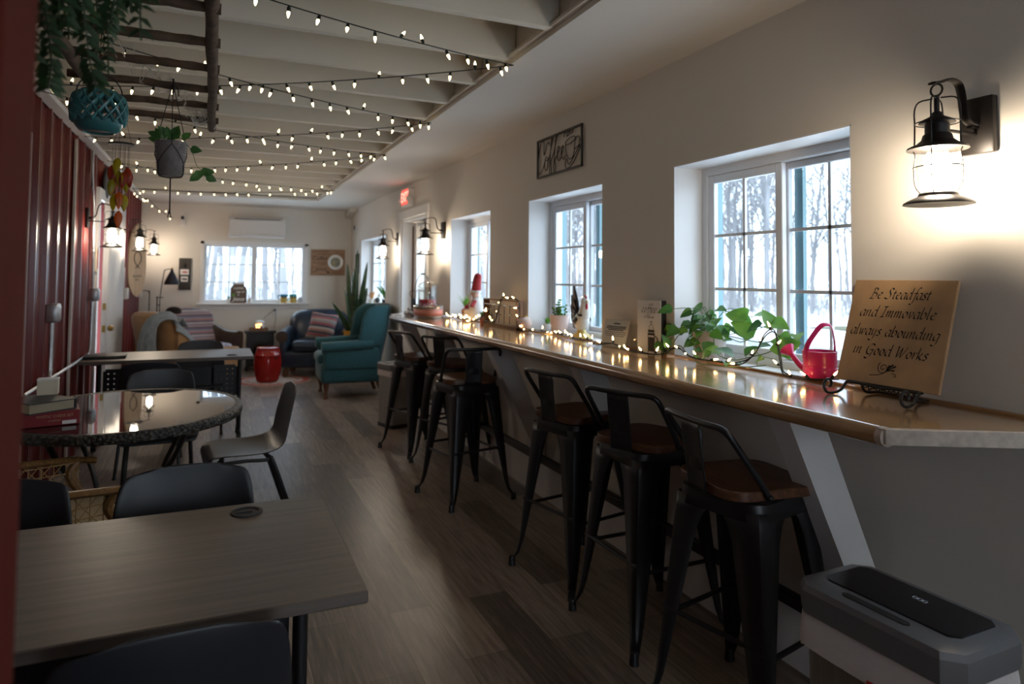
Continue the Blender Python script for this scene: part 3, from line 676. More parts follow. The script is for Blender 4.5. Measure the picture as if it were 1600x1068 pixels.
# ------------------------------------------------------------------ round wicker table
TX0, TY0, AX, AY, ZT = -.40, 4.08, .56, .65, .725
t = T('patio_table', 'oval wicker-edged patio table with reflecting glass top', 'table', (TX0, TY0, 0), 0)
b = B(); n = 64; pr = [(.93, -.005), (.955, .002), (.985, .001), (1.0, -.008), (1.002, -.03), (.995, -.045), (.95, -.046), (.93, -.03)]
rows = [[(AX*s_*math.cos(2*PI*j/n), AY*s_*math.sin(2*PI*j/n), ZT+z) for j in range(n)] for s_, z in pr]; rows.append(rows[0])
b.surf(rows, closed=True); b.obj('wicker_rim', 'wicker', t, ang=70)
gt = mat('smoked_glass_top', (.020, .017, .015), .02, spec=.5)
b = B(); b.prism([(AX*.935*math.cos(2*PI*j/n), AY*.935*math.sin(2*PI*j/n)) for j in range(n)], ZT-.008, ZT-.001); b.obj('glass_top', gt, t, ang=30)
for k in range(4):
    a = R(45+90*k); c, s_ = math.cos(a), math.sin(a)
    b = B(); b.tube([(.42*c, .46*s_, ZT-.05), (.36*c, .40*s_, .55), (.235*c, .25*s_, .36), (.20*c, .22*s_, .22), (.27*c, .30*s_, .10), (.40*c, .44*s_, .012)], .021, n=8, k=4, flat=(1.25, .6)); b.obj('leg', 'iron', t)
b = B()
for z in (.20, .235): b.tube([(.205*math.cos(a*PI/12), .225*math.sin(a*PI/12), z) for a in range(24)], .016, n=6, k=1, closed=True, flat=(.5, 1.4))
b.obj('ring_brace', 'iron', t)
b = B(); b.tube([(.40*math.cos(a*PI/12), .44*math.sin(a*PI/12), ZT-.055) for a in range(24)], .012, n=6, k=1, closed=True); b.obj('under_frame', 'iron', t)
# books and a card box on the glass
t = T('book', 'thick red cloth-bound book with gilt title at the bottom of the stack', 'book', (-.70, 3.80, ZT+.001), 12)
t['group'] = 'books stacked on the glass table'
b = B(); b.box((0, 0, .003), (.25, .18, .005)); b.box((0, 0, .063), (.25, .18, .005)); b.box((0, -.089, .033), (.25, .006, .065), bev=.002); b.obj('cover', 'bookr', t, smooth=False)
b = B(); b.box((0, .003, .033), (.242, .168, .055)); b.obj('page_block', 'pages', t, smooth=False)
l1 = txt('MYSTIC CHESS SET', .017, 'gilt', t, (.03, -.0925, .044)); l2 = txt('A HISTORY', .010, 'gilt', t, (.03, -.0925, .024)); joinmesh([l1, l2], 'spine_title')
B().box((.085, -.0925, .013), (.055, .001, .016)).obj('spine_sticker', 'paper', t, smooth=False)
t = T('book', 'dark grey book lying crooked on top of the red book', 'book', (-.735, 3.80, ZT+.068), 38); t['group'] = 'books stacked on the glass table'
b = B(); b.box((0, 0, .003), (.20, .26, .005)); b.box((0, 0, .046), (.20, .26, .005)); b.box((.099, 0, .0245), (.006, .26, .048)); b.obj('cover', 'bookb', t, smooth=False)
B().box((-.004, 0, .0245), (.19, .25, .038)).obj('page_block', 'pages', t, smooth=False)
t = T('card_box', 'small cream box standing on the dark book', 'box', (-.72, 3.92, ZT+.117), 5)
b = B(); b.box((0, 0, .035), (.085, .06, .07), bev=.002); b.obj('box_body', 'cream', t, smooth=False); b = B(); b.box((0, 0, .073), (.087, .062, .008), bev=.002); b.obj('box_lid', 'paper', t, smooth=False)

# ------------------------------------------------------------------ cane armchair beside the glass table
t = T('cane_armchair', 'honey wood armchair with cane side panels and cream seat by the glass table', 'armchair', (-.56, 3.20, 0), 112)
b = B(); b.box((0, 0, .435), (.50, .48, .05), bev=.02, seg=3); b.obj('seat_cushion', 'cush', t)
b = B(); b.box((0, 0, .395), (.54, .52, .045), bev=.008); b.obj('seat_frame', 'cane', t)
for sx in (-1, 1):
    b = B(); b.tube([(sx*.27, -.24, .0), (sx*.26, -.235, .40)], .02, n=8, k=1); b.obj('leg', 'cane', t)
    b = B(); b.tube([(sx*.25, .29, .0), (sx*.25, .24, .40), (sx*.25, .25, .62), (sx*.245, .31, .98)], .021, n=8, k=4); b.obj('leg', 'cane', t)
    b = B(); b.tube([(sx*.255, .26, .615), (sx*.285, .08, .622), (sx*.295, -.12, .61), (sx*.285, -.22, .595)], .024, n=8, k=4, flat=(1.25, .6)); b.tube([(sx*.285, -.15, .605), (sx*.275, -.12, .54), (sx*.262, -.20, .42)], .019, n=8, k=4); b.obj('arm', 'cane', t)
    b = B()
    for i in range(9):
        y = -.15+.045*i; b.tube([(sx*.27, y, .42), (sx*.28, y, .62)], .0022, n=4, k=1)
        b.tube([(sx*.27, y, .42), (sx*.28, y+.16 if y+.16 < .24 else .24, .62)], .0018, n=4, k=1); b.tube([(sx*.27, y, .62), (sx*.28, y+.16 if y+.16 < .24 else .24, .42)], .0018, n=4, k=1)
    for j in range(5): b.tube([(sx*.272, -.16, .44+.04*j), (sx*.274, .23, .44+.04*j)], .0022, n=4, k=1)
    b.obj('cane_panel', 'canew', t)
b = B(); b.tube([(-.245, .312, .98), (0, .335, 1.0), (.245, .312, .98)], .024, n=8, k=4); b.tube([(-.25, .26, .66), (.25, .26, .66)], .016, n=8, k=1); b.obj('back_rail', 'cane', t)
b = B()
for i in range(11): x = -.22+.044*i; b.tube([(x, .262, .66), (x, .318, .975)], .0022, n=4, k=1); b.tube([(x, .262, .66), (min(.22, x+.16), .318, .975)], .0018, n=4, k=1); b.tube([(x, .318, .975), (min(.22, x+.16), .262, .66)], .0018, n=4, k=1)
for j in range(7): b.tube([(-.235, .267+.009*j, .69+.045*j), (.235, .267+.009*j, .69+.045*j)], .0022, n=4, k=1)
b.obj('cane_back', 'canew', t)
# ------------------------------------------------------------------ lounge end
def soft(b, c, d, bev, rot=None): return b.box(c, d, rot=rot, bev=bev, seg=4)
# green wing chair (local: sitter looks to -Y)
t = T('wing_chair', 'dark teal upholstered wing chair on turned legs beside the slim steel bin', 'armchair', (1.52, 8.38, 0), -92); t.scale = (1, 1.1, 1)
b = B(); soft(b, (0, .0, .30), (.70, .66, .24), .05); b.obj('seat_base', 'green', t)
b = B(); soft(b, (0, -.06, .455), (.50, .60, .13), .055); b.obj('seat_cushion', 'green', t)
b = B(); rows = []
for z, y, hw, th in ((.30, .24, .30, .10), (.5, .27, .30, .11), (.75, .31, .31, .12), (.95, .345, .30, .12), (1.06, .365, .26, .11), (1.10, .37, .18, .08)):
    rows.append([(hw*math.cos(a)*(1 if abs(math.cos(a)) > .5 else 1), y+th*math.sin(a)*.8, z) for a in [2*PI*k/20 for k in range(20)]])
b.surf(rows, closed=True); b.bm.faces.new([v for v in b.bm.verts][-20:]); b.obj('backrest', 'green', t, mods=[SUB(1)])
for sx in (-1, 1):
    b = B(); soft(b, (sx*.325, -.02, .46), (.085, .58, .26), .04); b.tube([(sx*.345, -.33, .60), (sx*.345, .0, .615), (sx*.335, .20, .625)], .062, n=14, k=4); b.obj('arm', 'green', t)
    b = B(); rows = []
    for z, y0, y1 in ((.58, .02, .30), (.72, .06, .32), (.86, .08, .34), (.98, .10, .36), (1.05, .16, .38), (1.08, .26, .38)):
        rows.append([(sx*.335, y0, z), (sx*.35, y0+.03, z), (sx*.345, (y0+y1)/2, z), (sx*.32, y1, z)])
    b.surf(rows); b.obj('wing', 'green', t, mods=[SOL(.055), SUB(2)])
    b = B(); b.lathe([(0, 0), (.022, 0), (.026, .015), (.017, .035), (.015, .06), (.022, .10), (.03, .145), (.032, .19), (0, .19)], (sx*.28, -.27, 0), 12); b.obj('leg', 'wood', t)
    b = B(); b.cyl((sx*.27, .33, 0), (sx*.27, .27, .19), .018, .026, 8); b.obj('leg', 'wood', t)
# navy leather armchair
t = T('leather_armchair', 'navy leather armchair with rolled arms in the far right corner', 'armchair', (1.40, 10.32, 0), -14)
b = B(); soft(b, (0, -.0, .25), (.90, .80, .24), .05); b.obj('seat_base', 'navy', t)
b = B(); soft(b, (0, -.10, .43), (.62, .72, .16), .07); b.obj('seat_cushion', 'navy', t)
b = B(); rows = []
for z, y, hw, th in ((.35, .25, .42, .14), (.60, .28, .44, .15), (.76, .32, .44, .15), (.86, .35, .40, .14), (.91, .37, .30, .11), (.925, .38, .16, .06)):
    rows.append([(hw*math.copysign(abs(math.cos(a))**.7, math.cos(a)), y+th*math.sin(a), z) for a in [2*PI*k/24 for k in range(24)]])
b.surf(rows, closed=True); b.bm.verts.ensure_lookup_table(); b.bm.faces.new([v for v in b.bm.verts][-24:]); b.obj('backrest', 'navy', t, mods=[SUB(1)])
for sx in (-1, 1):
    b = B(); soft(b, (sx*.41, -.03, .42), (.12, .74, .30), .05); b.tube([(sx*.43, -.40, .565), (sx*.43, -.1, .58), (sx*.42, .22, .60)], .085, n=16, k=4); a_ = b.obj('arm', 'navy', t)
    b = B(); b.cyl((sx*.43, -.415, .565), (sx*.43, -.395, .565), .078, .08, 20); b.obj('arm_front', 'brown', a_)
    for y in (-.33, .33): B().lathe([(0, 0), (.035, .0), (.045, .04), (.035, .10), (0, .13)], (sx*.38, y, 0), 12).obj('leg', 'wood', t)
t = T('cushion', 'striped red and grey cushion leaning in the navy leather armchair', 'cushion', (1.40, 10.13, .515), -24)
b = B(); rows = []
for i in range(13):
    v = i/6-1; row = []
    for k in range(13):
        u = k/6-1; row.append((u*.20*(1-.08*(1-abs(v))), -.0-.075*(1-u**4)**.6*(1-v**4)**.6, .2+v*.20*(1-.08*(1-abs(u)))))
    rows.append(row)
b.surf(rows); b.surf([[(x, -y, z) for x, y, z in r] for r in rows]); p = b.obj('cushion_cover', 'pillow', t, ang=80); p.rotation_euler = (R(-24), R(8), 0)
# snake plant
t = T('snake_plant', 'tall snake plant with sword leaves in a mustard yellow pot', 'plant', (1.80, 9.60, .09), 10)
b = B(); b.lathe([(0, -.09), (.14, -.09), (.15, .30), (.0, .30)], n=20); b.obj('plant_stand', 'darkwood', t)
b = B(); b.lathe([(0, .30), (.115, .30), (.14, .56), (.15, .58), (.132, .58), (.128, .55), (0, .55)], n=28); b.obj('pot', 'yellow', t)
b = B(); b.lathe([(.13, .556), (0, .562)], n=20); b.obj('soil', 'soil', t)
rn = random.Random(12); snk = mat('banded_leaf', (.012, .038, .020), .35, col2=(.05, .095, .035), nscale=5, nstretch=(1, 1, 7))
for x, y, dx, dy, L in ((0, 0, .03, 0, 1.15), (-.04, .03, -.05, .02, .95), (.05, -.03, .10, -.05, .98), (-.06, -.04, -.12, -.06, .60), (.06, .05, .08, .0, .75), (.02, -.06, .08, -.12, .62), (-.02, .06, .02, .05, .85), (-.07, .01, -.24, .0, .42), (.06, .0, .11, -.05, .62), (.03, .03, .02, .02, 1.02), (-.03, -.03, .0, -.05, .9)):
    b = B(); tw = rn.uniform(0, 3); rows = []
    for i in range(10):
        s_ = i/9; w_ = .036*(math.sin(PI*min(1, .2+.8*s_))**.6 if s_ < 1 else .01)+.002
        cx, cy = x+dx*s_**1.3, y+dy*s_**1.3; aa = tw+s_*.7
        rows.append([(cx-w_*math.cos(aa), cy-w_*math.sin(aa), .55+L*s_), (cx+.012*math.sin(aa), cy-.012*math.cos(aa), .55+L*s_), (cx+w_*math.cos(aa), cy+w_*math.sin(aa), .55+L*s_)])
    b.surf(rows); b.obj('leaf', snk, t, mods=[SOL(.004)])
# red garden stool and rug
t = T('rug', 'small round cream rug with red border under the red drum stool', 'rug', (.76, 9.83, 0))
B().lathe([(0, .004), (.49, .004), (.50, .001)], n=40).obj('rug_field', 'rug', t)
b = B(); b.surf([[(r*math.cos(2*PI*j/40), r*math.sin(2*PI*j/40), .0052) for j in range(40)] for r in (.40, .49)], closed=True); b.obj('rug_border', 'rugred', t)
b = B()
for k in range(18): a = 2*PI*k/18; b.box((.33*math.cos(a), .33*math.sin(a), .0052), (.05, .035, .001), rot=(0, 0, a))
b.obj('rug_pattern', 'rugred', t, smooth=False)
t = T('garden_stool', 'shiny red ceramic drum stool standing on the round rug', 'stool', (.685, 9.70, .006))
b = B(); b.lathe([(0, .0), (.125, 0), (.132, .012), (.145, .03), (.150, .04), (.146, .05), (.165, .12), (.178, .21), (.175, .30), (.166, .345), (.172, .352), (.172, .364), (.163, .372), (.152, .42), (.146, .436), (.150, .444), (.148, .456), (.13, .462), (0, .464)], n=40); d = b.obj('drum', 'redgl', t, ang=60)
for a in (-58, 122): b = B(); b.sph((.168*math.cos(R(a)), .168*math.sin(R(a)), .325), (.018, .018, .015), 10); b.obj('handle_hole', 'ink', t)
# black heater stove with crate and lit cottage
t = T('electric_stove', 'small black stove-shaped heater below the far window', 'heater', (.655, 10.96, 0))
b = B(); b.box((0, 0, .575), (.44, .27, .03), bev=.006); b.obj('top', 'black', t, smooth=False)
b = B(); b.box((0, 0, .32), (.38, .23, .48), bev=.008); b.obj('body', 'black', t, smooth=False)
b = B(); b.prism([(-.13, .16), (.13, .16), (.13, .36), (.09, .42), (0, .445), (-.09, .42), (-.13, .36)], -.125, -.113, 'y'); d = b.obj('door', 'iron', t, smooth=False)
b = B(); b.prism([(-.09, .20), (.09, .20), (.09, .34), (.06, .385), (0, .40), (-.06, .385), (-.09, .34)], -.128, -.122, 'y'); b.obj('glass', 'blackgloss', d, smooth=False)
b = B()
for i in (-1, 0, 1): b.box((i*.045, -.129, .29), (.006, .004, .18))
b.obj('grille', 'iron', d, smooth=False)
for sx in (-1, 1):
    for sy in (-1, 1): B().tube([(sx*.16, sy*.09, .10), (sx*.18, sy*.10, .04), (sx*.19, sy*.11, 0)], .018, n=8, k=2).obj('leg', 'black', t)
t = T('wooden_tray', 'low brown wooden tray on top of the black stove', 'tray', (.63, 10.95, .591))
b = B(); b.box((0, 0, .006), (.26, .16, .012)); b.box((0, -.076, .025), (.26, .01, .04)); b.box((0, .076, .025), (.26, .01, .04)); b.box((-.126, 0, .025), (.01, .142, .04)); b.box((.126, 0, .025), (.01, .142, .04)); b.obj('tray_body', 'crate', t, smooth=False)
t = T('lantern_cottage', 'little white ceramic cottage glowing orange from inside on the tray', 'ornament', (.645, 10.95, .6035))
b = B(); b.lathe([(0, 0), (.065, 0), (.062, .06), (.055, .09), (.03, .118), (0, .12)], n=18); b.obj('cottage_wall', 'fluff', t)
b = B(); b.sph((0, 0, .115), (.072, .066, .03), 14); b.obj('snowy_roof', 'snow', t)
for x, z in ((-.05, .075), (-.02, .082), (.012, .08), (-.045, .045), (-.012, .042), (-.048, .015)):
    y = -math.sqrt(max(0, .064**2-x*x)); b = B(); b.sph((x, y, z+.004), (.009, .006, .013), 8); b.obj('lit_window', 'glow', t)
b = B(); b.sph((.022, -.06, .035), (.015, .006, .02), 8); b.obj('cottage_door', 'wood', t)
t = T('wall_outlet', 'white wall outlet with a plugged black cord below the far window', 'outlet', (.885, YB-.001, .86))
b = B(); b.box((0, -.004, 0), (.075, .008, .12), bev=.003); b.obj('cover_plate', 'acw', t, smooth=False)
b = B(); b.box((-.01, -.02, .03), (.03, .03, .03), bev=.006); b.tube([(-.01, -.035, .03), (0, -.05, -.05), (0, -.05, -.14), (-.02, -.06, -.26)], .003, n=6); b.tube([(-.012, -.03, .03), (-.08, -.06, -.01), (-.15, -.15, -.06), (-.18, -.19, -.09)], .003, n=6); b.obj('plug', 'shell', t)
# tan armchair with grey throw
t = T('tan_armchair', 'tan upholstered armchair turned side-on behind the long table', 'armchair', (-.27, 8.95, 0), 127)
b = B(); soft(b, (0, -.05, .28), (.74, .78, .28), .06); b.obj('seat_base', 'tan', t)
b = B(); soft(b, (0, -.14, .45), (.52, .66, .13), .06); b.obj('seat_cushion', 'tan', t)
b = B(); rows = []
for z, y, hw, th in ((.20, .30, .36, .10), (.5, .34, .37, .12), (.72, .39, .36, .13), (.88, .44, .35, .13), (.97, .47, .31, .11), (1.01, .48, .22, .06)):
    rows.append([(hw*math.copysign(abs(math.cos(a))**.75, math.cos(a)), y+th*math.sin(a), z) for a in [2*PI*k/24 for k in range(24)]])
b.surf(rows, closed=True); b.bm.verts.ensure_lookup_table(); b.bm.faces.new([v for v in b.bm.verts][-24:]); b.obj('backrest', 'tan', t, mods=[SUB(1)])
for sx in (-1, 1):
    b = B(); rows = []
    for y, zt in ((.40, .86), (.30, .78), (.18, .66), (.05, .595), (-.15, .575), (-.34, .57), (-.42, .56), (-.445, .50)):
        rows.append([(sx*.30, y, .20), (sx*.30, y, zt-.04), (sx*.315, y, zt), (sx*.36, y, zt+.005), (sx*.40, y, zt-.02), (sx*.405, y, zt-.07), (sx*.385, y, .20)])
    b.surf(rows, closed=True); b.bm.verts.ensure_lookup_table(); vs = list(b.bm.verts); b.bm.faces.new(vs[:7]); b.bm.faces.new(vs[-7:]); b.obj('arm', 'tan', t, ang=60)
    for y in (-.38, .34): B().cyl((sx*.31, y, 0), (sx*.31, y, .15), .022, .03, 10).obj('leg', 'wood', t)
t = T('throw_blanket', 'crumpled grey throw hung over the back of the tan armchair', 'blanket', (-.27, 8.95, 0), 127)
b = B()
def drape(path, xf, dropf, ph):
    P = smooth_path([(0, q[0], q[1]) for q in path], 3); n = len(P); rows = []
    for i, p in enumerate(P):
        s_ = i/(n-1); x0, x1 = xf(s_); row = []
        for k in range(13):
            u = k/12; d = .013*math.sin(u*19+s_*3+ph)+.008*math.sin(u*31+s_*7); x = x0+(x1-x0)*u
            row.append((x, p.y+d, p.z+d*.8-dropf(s_, x)))
        rows.append(row)
    b.surf(rows)
drape([(.60, .46), (.625, .58), (.63, .72), (.625, .86), (.59, .965), (.50, 1.01), (.42, .995), (.36, .93), (.30, .84)], lambda s_: (-.40+.03*math.sin(s_*5), .02-.30*min(1, s_*1.6)+.03*math.sin(s_*6)), lambda s_, x: .10*max(0, (-x-.32)/.1) if .4 < s_ < .8 else 0, 0)
drape([(.44, .93), (.36, .86), (.28, .79), (.18, .69), (.05, .625), (-.10, .605), (-.20, .60)], lambda s_: (-.435+.02*math.sin(s_*4), -.29+.05*s_), lambda s_, x: .12*max(0, (-x-.38)/.05), 1)
b.obj('throw_cloth', 'throw', t, mods=[SOL(.012), SUB(1)])
# brown tub chair with blanket
t = T('tub_chair', 'brown leather tub armchair under the far window', 'armchair', (-.16, 10.22, 0), 28)
b = B(); soft(b, (0, -.05, .26), (.74, .74, .28), .05); b.obj('seat_base', 'brown', t)
b = B(); soft(b, (0, -.10, .44), (.54, .62, .14), .06); b.obj('seat_cushion', 'seatbl', t)
b = B(); rows = []
for s_ in range(17):
    a = R(-12+204*s_/16); hz = .66+.26*max(0, math.sin(a))**2.2; c, q = math.cos(a), math.sin(a); yy = .40*q-.02
    if s_ in (0, 16): yy = -.36
    rows.append([(.42*c, yy*1.02+.02*q, .14), (.43*c, yy*1.02+.03*q, hz-.06), (.42*c, yy+.03*q, hz-.01), (.38*c, yy*.92+.03*q, hz), (.34*c, yy*.82+.02*q, hz-.03), (.33*c, yy*.78, .40), (.33*c, yy*.78, .14)])
b.surf(rows); b.bm.verts.ensure_lookup_table(); vs = list(b.bm.verts); b.bm.faces.new(vs[:7]); b.bm.faces.new(vs[-7:]); b.obj('backrest', 'brown', t, ang=60)
for sx in (-1, 1):
    for y in (-.34, .26): B().cyl((sx*.30, y, 0), (sx*.30, y, .13), .02, .028, 10).obj('leg', 'wood', t)
t = T('blanket', 'striped woven blanket spread over the back of the brown tub chair', 'blanket', (-.16, 10.22, 0), 28)
b = B(); rows = []
for z, y, x0, x1 in ((.56, .47, -.30, .30), (.80, .475, -.31, .31), (.925, .46, -.32, .31), (.965, .42, -.32, .31), (.955, .36, -.32, .30), (.90, .30, -.31, .30), (.78, .27, -.30, .30), (.66, .245, -.29, .30), (.55, .225, -.28, .29), (.53, .10, -.27, .28)):
    rows.append([(x0+(x1-x0)*k/12, y-.085*abs(2*k/12-1)**2.2+.006*math.sin(k*2.1+z*9), z-.05*abs(2*k/12-1)**2) for k in range(13)])
b.surf(rows); b.obj('blanket_cloth', 'blanket', t, mods=[SOL(.01), SUB(1)])
t = T('fur_hat', 'small dark furry hat lying on the corner of the striped blanket', 'hat', (-.54, 10.42, .88), 0)
t.location = (-.50, 10.46, .0)
b = B(); b.sph((0, 0, .93), (.10, .08, .055), 14); b.obj('fur', 'fur', t); B().lathe([(.085, .885), (.105, .90), (.10, .93)], n=18).obj('brim', 'fur', t)
# floor lamp with dark cone shade
t = T('floor_lamp', 'slim black floor lamp with navy cone shade in the far left corner', 'floor lamp', (-.72, 10.66, 0))
B().lathe([(0, 0), (.13, 0), (.13, .018), (.02, .03), (0, .03)], n=24).obj('base', 'black', t)
b = B(); b.tube([(0, 0, .03), (.0, 0, 1.12)], .008, n=8, k=1); b.tube([(.035, 0, .85), (.035, 0, 1.10), (.075, 0, 1.45), (.09, 0, 1.485), (.12, 0, 1.50), (.185, 0, 1.50)], .006, n=8, k=4); b.box((.03, 0, 1.105), (.09, .014, .012)); b.box((.018, 0, 1.0), (.05, .014, .012)); b.box((.018, 0, .85), (.05, .014, .012)); b.obj('pole', 'iron', t)
b = B(); b.lathe([(.014, 1.505), (.02, 1.47), (.055, 1.40), (.085, 1.335), (.098, 1.285)], (.175, 0, 0), 24); b.obj('lamp_shade', mat('navy_shade', (.012, .014, .026), .5), t, mods=[SOL(.003)])
B().sph((.175, 0, 1.515), .013, 10).obj('finial', 'brass', t)
t = T('wire_stand', 'thin black wire hook stand left of the floor lamp', 'stand', (-.88, 10.70, 0))
b = B(); b.tube([(.06, 0, .0), (.06, 0, 1.10), (.055, 0, 1.17), (.03, 0, 1.20), (-.02, 0, 1.20)], .006, n=8, k=4); b.obj('rod', 'iron', t); B().lathe([(0, 0), (.09, 0), (.09, .012), (0, .014)], (.06, 0, 0), 20).obj('base', 'iron', t)
# ------------------------------------------------------------------ back wall pieces
t = T('air_conditioner', 'white wall-mounted air conditioner above the far window', 'air conditioner', (.585, YB, 2.0))
b = B(); b.prism([(0, .0), (-.17, .0), (-.21, .05), (-.215, .24), (-.19, .295), (0, .31)], -.405, .405, 'x'); b.obj('housing', 'acw', t, ang=30)
b = B(); b.box((0, -.2165, .16), (.79, .006, .185), bev=.002); b.obj('front_panel', 'acw', t, smooth=False)
b = B(); b.box((0, -.196, .027), (.70, .008, .05), rot=(R(-38), 0, 0)); b.obj('louver', 'white', t, smooth=False)
b = B(); b.box((0, -.205, .272), (.66, .02, .008), rot=(R(-20), 0, 0)); b.obj('shadow_line', 'binlid', t, smooth=False)  # grey strip drawn as the soft shadow line near the housing top
t = T('wall_sign', 'stained plank sign reading Coffee with a round saucer, right of far window', 'sign', (1.668, YB, 1.64))
b = B(); b.box((0, -.011, 0), (.53, .018, .415), bev=.002); b.obj('board', 'ply', t, smooth=False)
b = B(); b.lathe([(0, 0), (.118, 0), (.122, .008), (.08, .006), (.05, .002), (0, .002)], n=32); o = b.obj('saucer', 'ceram', t); o.location = (.115, -.022, .005); o.rotation_euler = (PI/2, 0, 0)
b = B(); b.lathe([(0, .012), (.06, .014), (.078, .008)], n=28); o = b.obj('saucer_motif', mat('leaf_print', (.45, .38, .20), .5, col2=(.20, .22, .20), nscale=30), t); o.location = (.115, -.022, .005); o.rotation_euler = (PI/2, 0, 0)
ls = [txt('ALL I NEED TODAY IS', .032, 'engr', t, (-.095, -.0205, .178), xs=.8), txt('A LITTLE BIT OF', .028, 'engr', t, (-.085, -.0205, .135), xs=.9), txt('Coffee', .085, 'engr', t, (-.135, -.0205, .065), shear=.3), txt('AND A WHOLE LOT', .028, 'engr', t, (-.14, -.0205, -.005), xs=.82), txt('OF', .026, 'engr', t, (-.08, -.0205, -.045)), txt('Jesus', .085, 'engr', t, (-.11, -.0205, -.105), shear=.3)]
joinmesh(ls, 'lettering')
b = B(); b.sph((-.0, -.022, -.155), (.022, .004, .014), 10, rot=(0, R(40), 0)); b.obj('coffee_bean', 'engr', t)
t = T('wall_plank', 'narrow dark wall plank with two white tags and a knob, left of far window', 'wall decor', (-.40, YB, 1.435))
b = B(); b.box((0, -.011, 0), (.165, .02, .47), bev=.003); b.obj('plank', 'darkwood', t, smooth=False)
for z, w_ in ((.03, .115), (-.075, .095)):
    b = B(); b.box((-.005, -.024, z), (w_, .004, .08), bev=.001); tg = b.obj('tag', 'paper', t, smooth=False)
    b = B(); b.sph((-.005, -.027, z), (.036, .002, .012), 10); b.sph((.015, -.027, z-.005), (.02, .002, .01), 8); b.obj('tag_print', 'redband' if z > 0 else 'darkwood', tg)
b = B(); b.sph((-.005, -.03, .13), (.02, .014, .028), 10); b.tube([(-.005, -.03, .11), (-.005, -.03, .075)], .003, n=5, k=1); b.obj('knob', 'ink', t)
t = T('security_camera', 'tiny white sensor high on the far wall left of the air conditioner', 'sensor', (-.45, YB, 2.20))
B().box((0, -.02, 0), (.085, .035, .11), bev=.006).obj('housing', 'acw', t); B().cyl((0, -.03, .06), (0, -.07, .07), .022, n=12).obj('lens_hood', 'shell', t)
t = T('wall_thermostat', 'small white wall device with dark screen high by the far right corner', 'thermostat', (XW, 10.84, 2.18), -90)
B().box((0, -.012, 0), (.17, .022, .13), bev=.005).obj('housing', 'acw', t); B().box((0, -.025, .01), (.10, .004, .07)).obj('screen', 'ink', t, smooth=False)
t = T('wall_hanging', 'dark narrow wooden wall hanging between the far corner and the window', 'wall decor', (XW, 10.62, 1.62), -90)
B().box((0, -.013, 0), (.22, .022, .30), bev=.004).obj('board', 'darkwood', t, smooth=False); B().cyl((0, -.025, .10), (0, -.04, .10), .012).obj('hook', 'iron', t)
# ------------------------------------------------------------------ far window sill pieces
zs = BZ0+.002
t = T('jar_sign', 'brown jar-shaped board reading Jesus on the far window sill', 'sign', (.345, YB-.03, zs), 0)
pr = [(-.105, 0), (.105, 0), (.115, .012), (.115, .21), (.10, .245), (.08, .262), (.08, .305), (-.08, .305), (-.08, .262), (-.10, .245), (-.115, .21), (-.115, .012)]
B().prism(pr, -.010, .010, 'y').obj('board', 'jar', t, smooth=False); B().box((0, -.0, .295), (.165, .024, .025)).obj('lid_band', 'galv', t, smooth=False)
ls = [txt('COFFEE', .042, 'paper', t, (0, -.0115, .222), bold=.001), txt('cup of', .045, 'paper', t, (.02, -.0115, .17), shear=.3, bold=.001), txt('&', .04, 'paper', t, (0, -.0115, .125)), txt('Jesus', .082, 'paper', t, (0, -.0115, .06), shear=.3, bold=.0015)]; joinmesh(ls, 'lettering')
b = B(); b.leaf((-.06, -.013, .11), (-.7, 0, .8), (0, -1, 0), .07, .03); b.leaf((-.06, -.013, .11), (-.9, 0, .2), (0, -1, 0), .06, .03); b.leaf((-.06, -.013, .11), (-.2, 0, 1), (0, -1, 0), .06, .03); b.obj('painted_leaf', 'greenp', t)
def potlet(label, x, y, z, r, h, m, top, cat='plant', nm='potted_plant'):
    t = T(nm, label, cat, (x, y, z)); B().lathe([(0, 0), (r*.75, 0), (r, h), (r*.88, h), (r*.85, h*.9), (0, h*.9)], n=18).obj('pot', m, t); top(t, h); return t
def tuft(m, n, L, W, sp, seed):
    def fn(t, h):
        rn = random.Random(seed); b = B()
        for i in range(n):
            a = rn.uniform(0, 6.28); e = rn.uniform(.2, 1); b.leaf((0, 0, h*.88), (math.cos(a)*sp*e, math.sin(a)*sp*e, 1), (-math.cos(a), -math.sin(a), .3), L*rn.uniform(.6, 1), W, droop=.35, n=4)
        b.obj('foliage', m, t)
    return fn
potlet('tiny dark plant in a white pot left of the jar board', .205, YB-.03, zs, .03, .06, 'ceram', tuft('leafd', 12, .08, .02, .7, 1))
potlet('small white pot with dry sprigs right of the jar board', .505, YB-.03, zs, .032, .07, 'ceram', tuft('bisque', 12, .10, .008, .5, 2))
def mug(label, x, col, band, hands):
    t = T('owl_mug', label, 'mug', (x, YB-.035, zs)); B().lathe([(0, 0), (.045, 0), (.05, .03), (.05, .10), (.052, .125), (.046, .125), (.044, .02), (0, .02)], n=20).obj('cup', 'ygl', t)
    B().lathe([(.0525, .095), (.055, .13), (.048, .132)], n=20).obj('glazed_rim', band, t)
    for sx in hands: b = B(); b.tube([(sx*.045, 0, .10), (sx*.08, 0, .115), (sx*.085, 0, .075), (sx*.048, 0, .045)], .008, n=6); b.obj('handle', band, t)
    b = B()
    for sx in (-1, 1): b.sph((sx*.018, -.048, .085), (.013, .004, .013), 8)
    b.obj('painted_eyes', 'ink', t)
mug('two-handled blue and cream owl mug on the far window sill', 1.0, None, 'blueg', (-1, 1)); mug('narrow owl mug with aqua rim beside the two-handled mug', 1.145, None, 'tealg', ())
t = T('photo_block', 'small white picture block at the right end of the far sill', 'frame', (1.25, YB-.03, zs)); B().box((0, 0, .04), (.075, .03, .08), bev=.003).obj('frame_block', 'acw', t, smooth=False); B().box((0, -.016, .042), (.05, .002, .055)).obj('picture', 'seatbl', t, smooth=False)
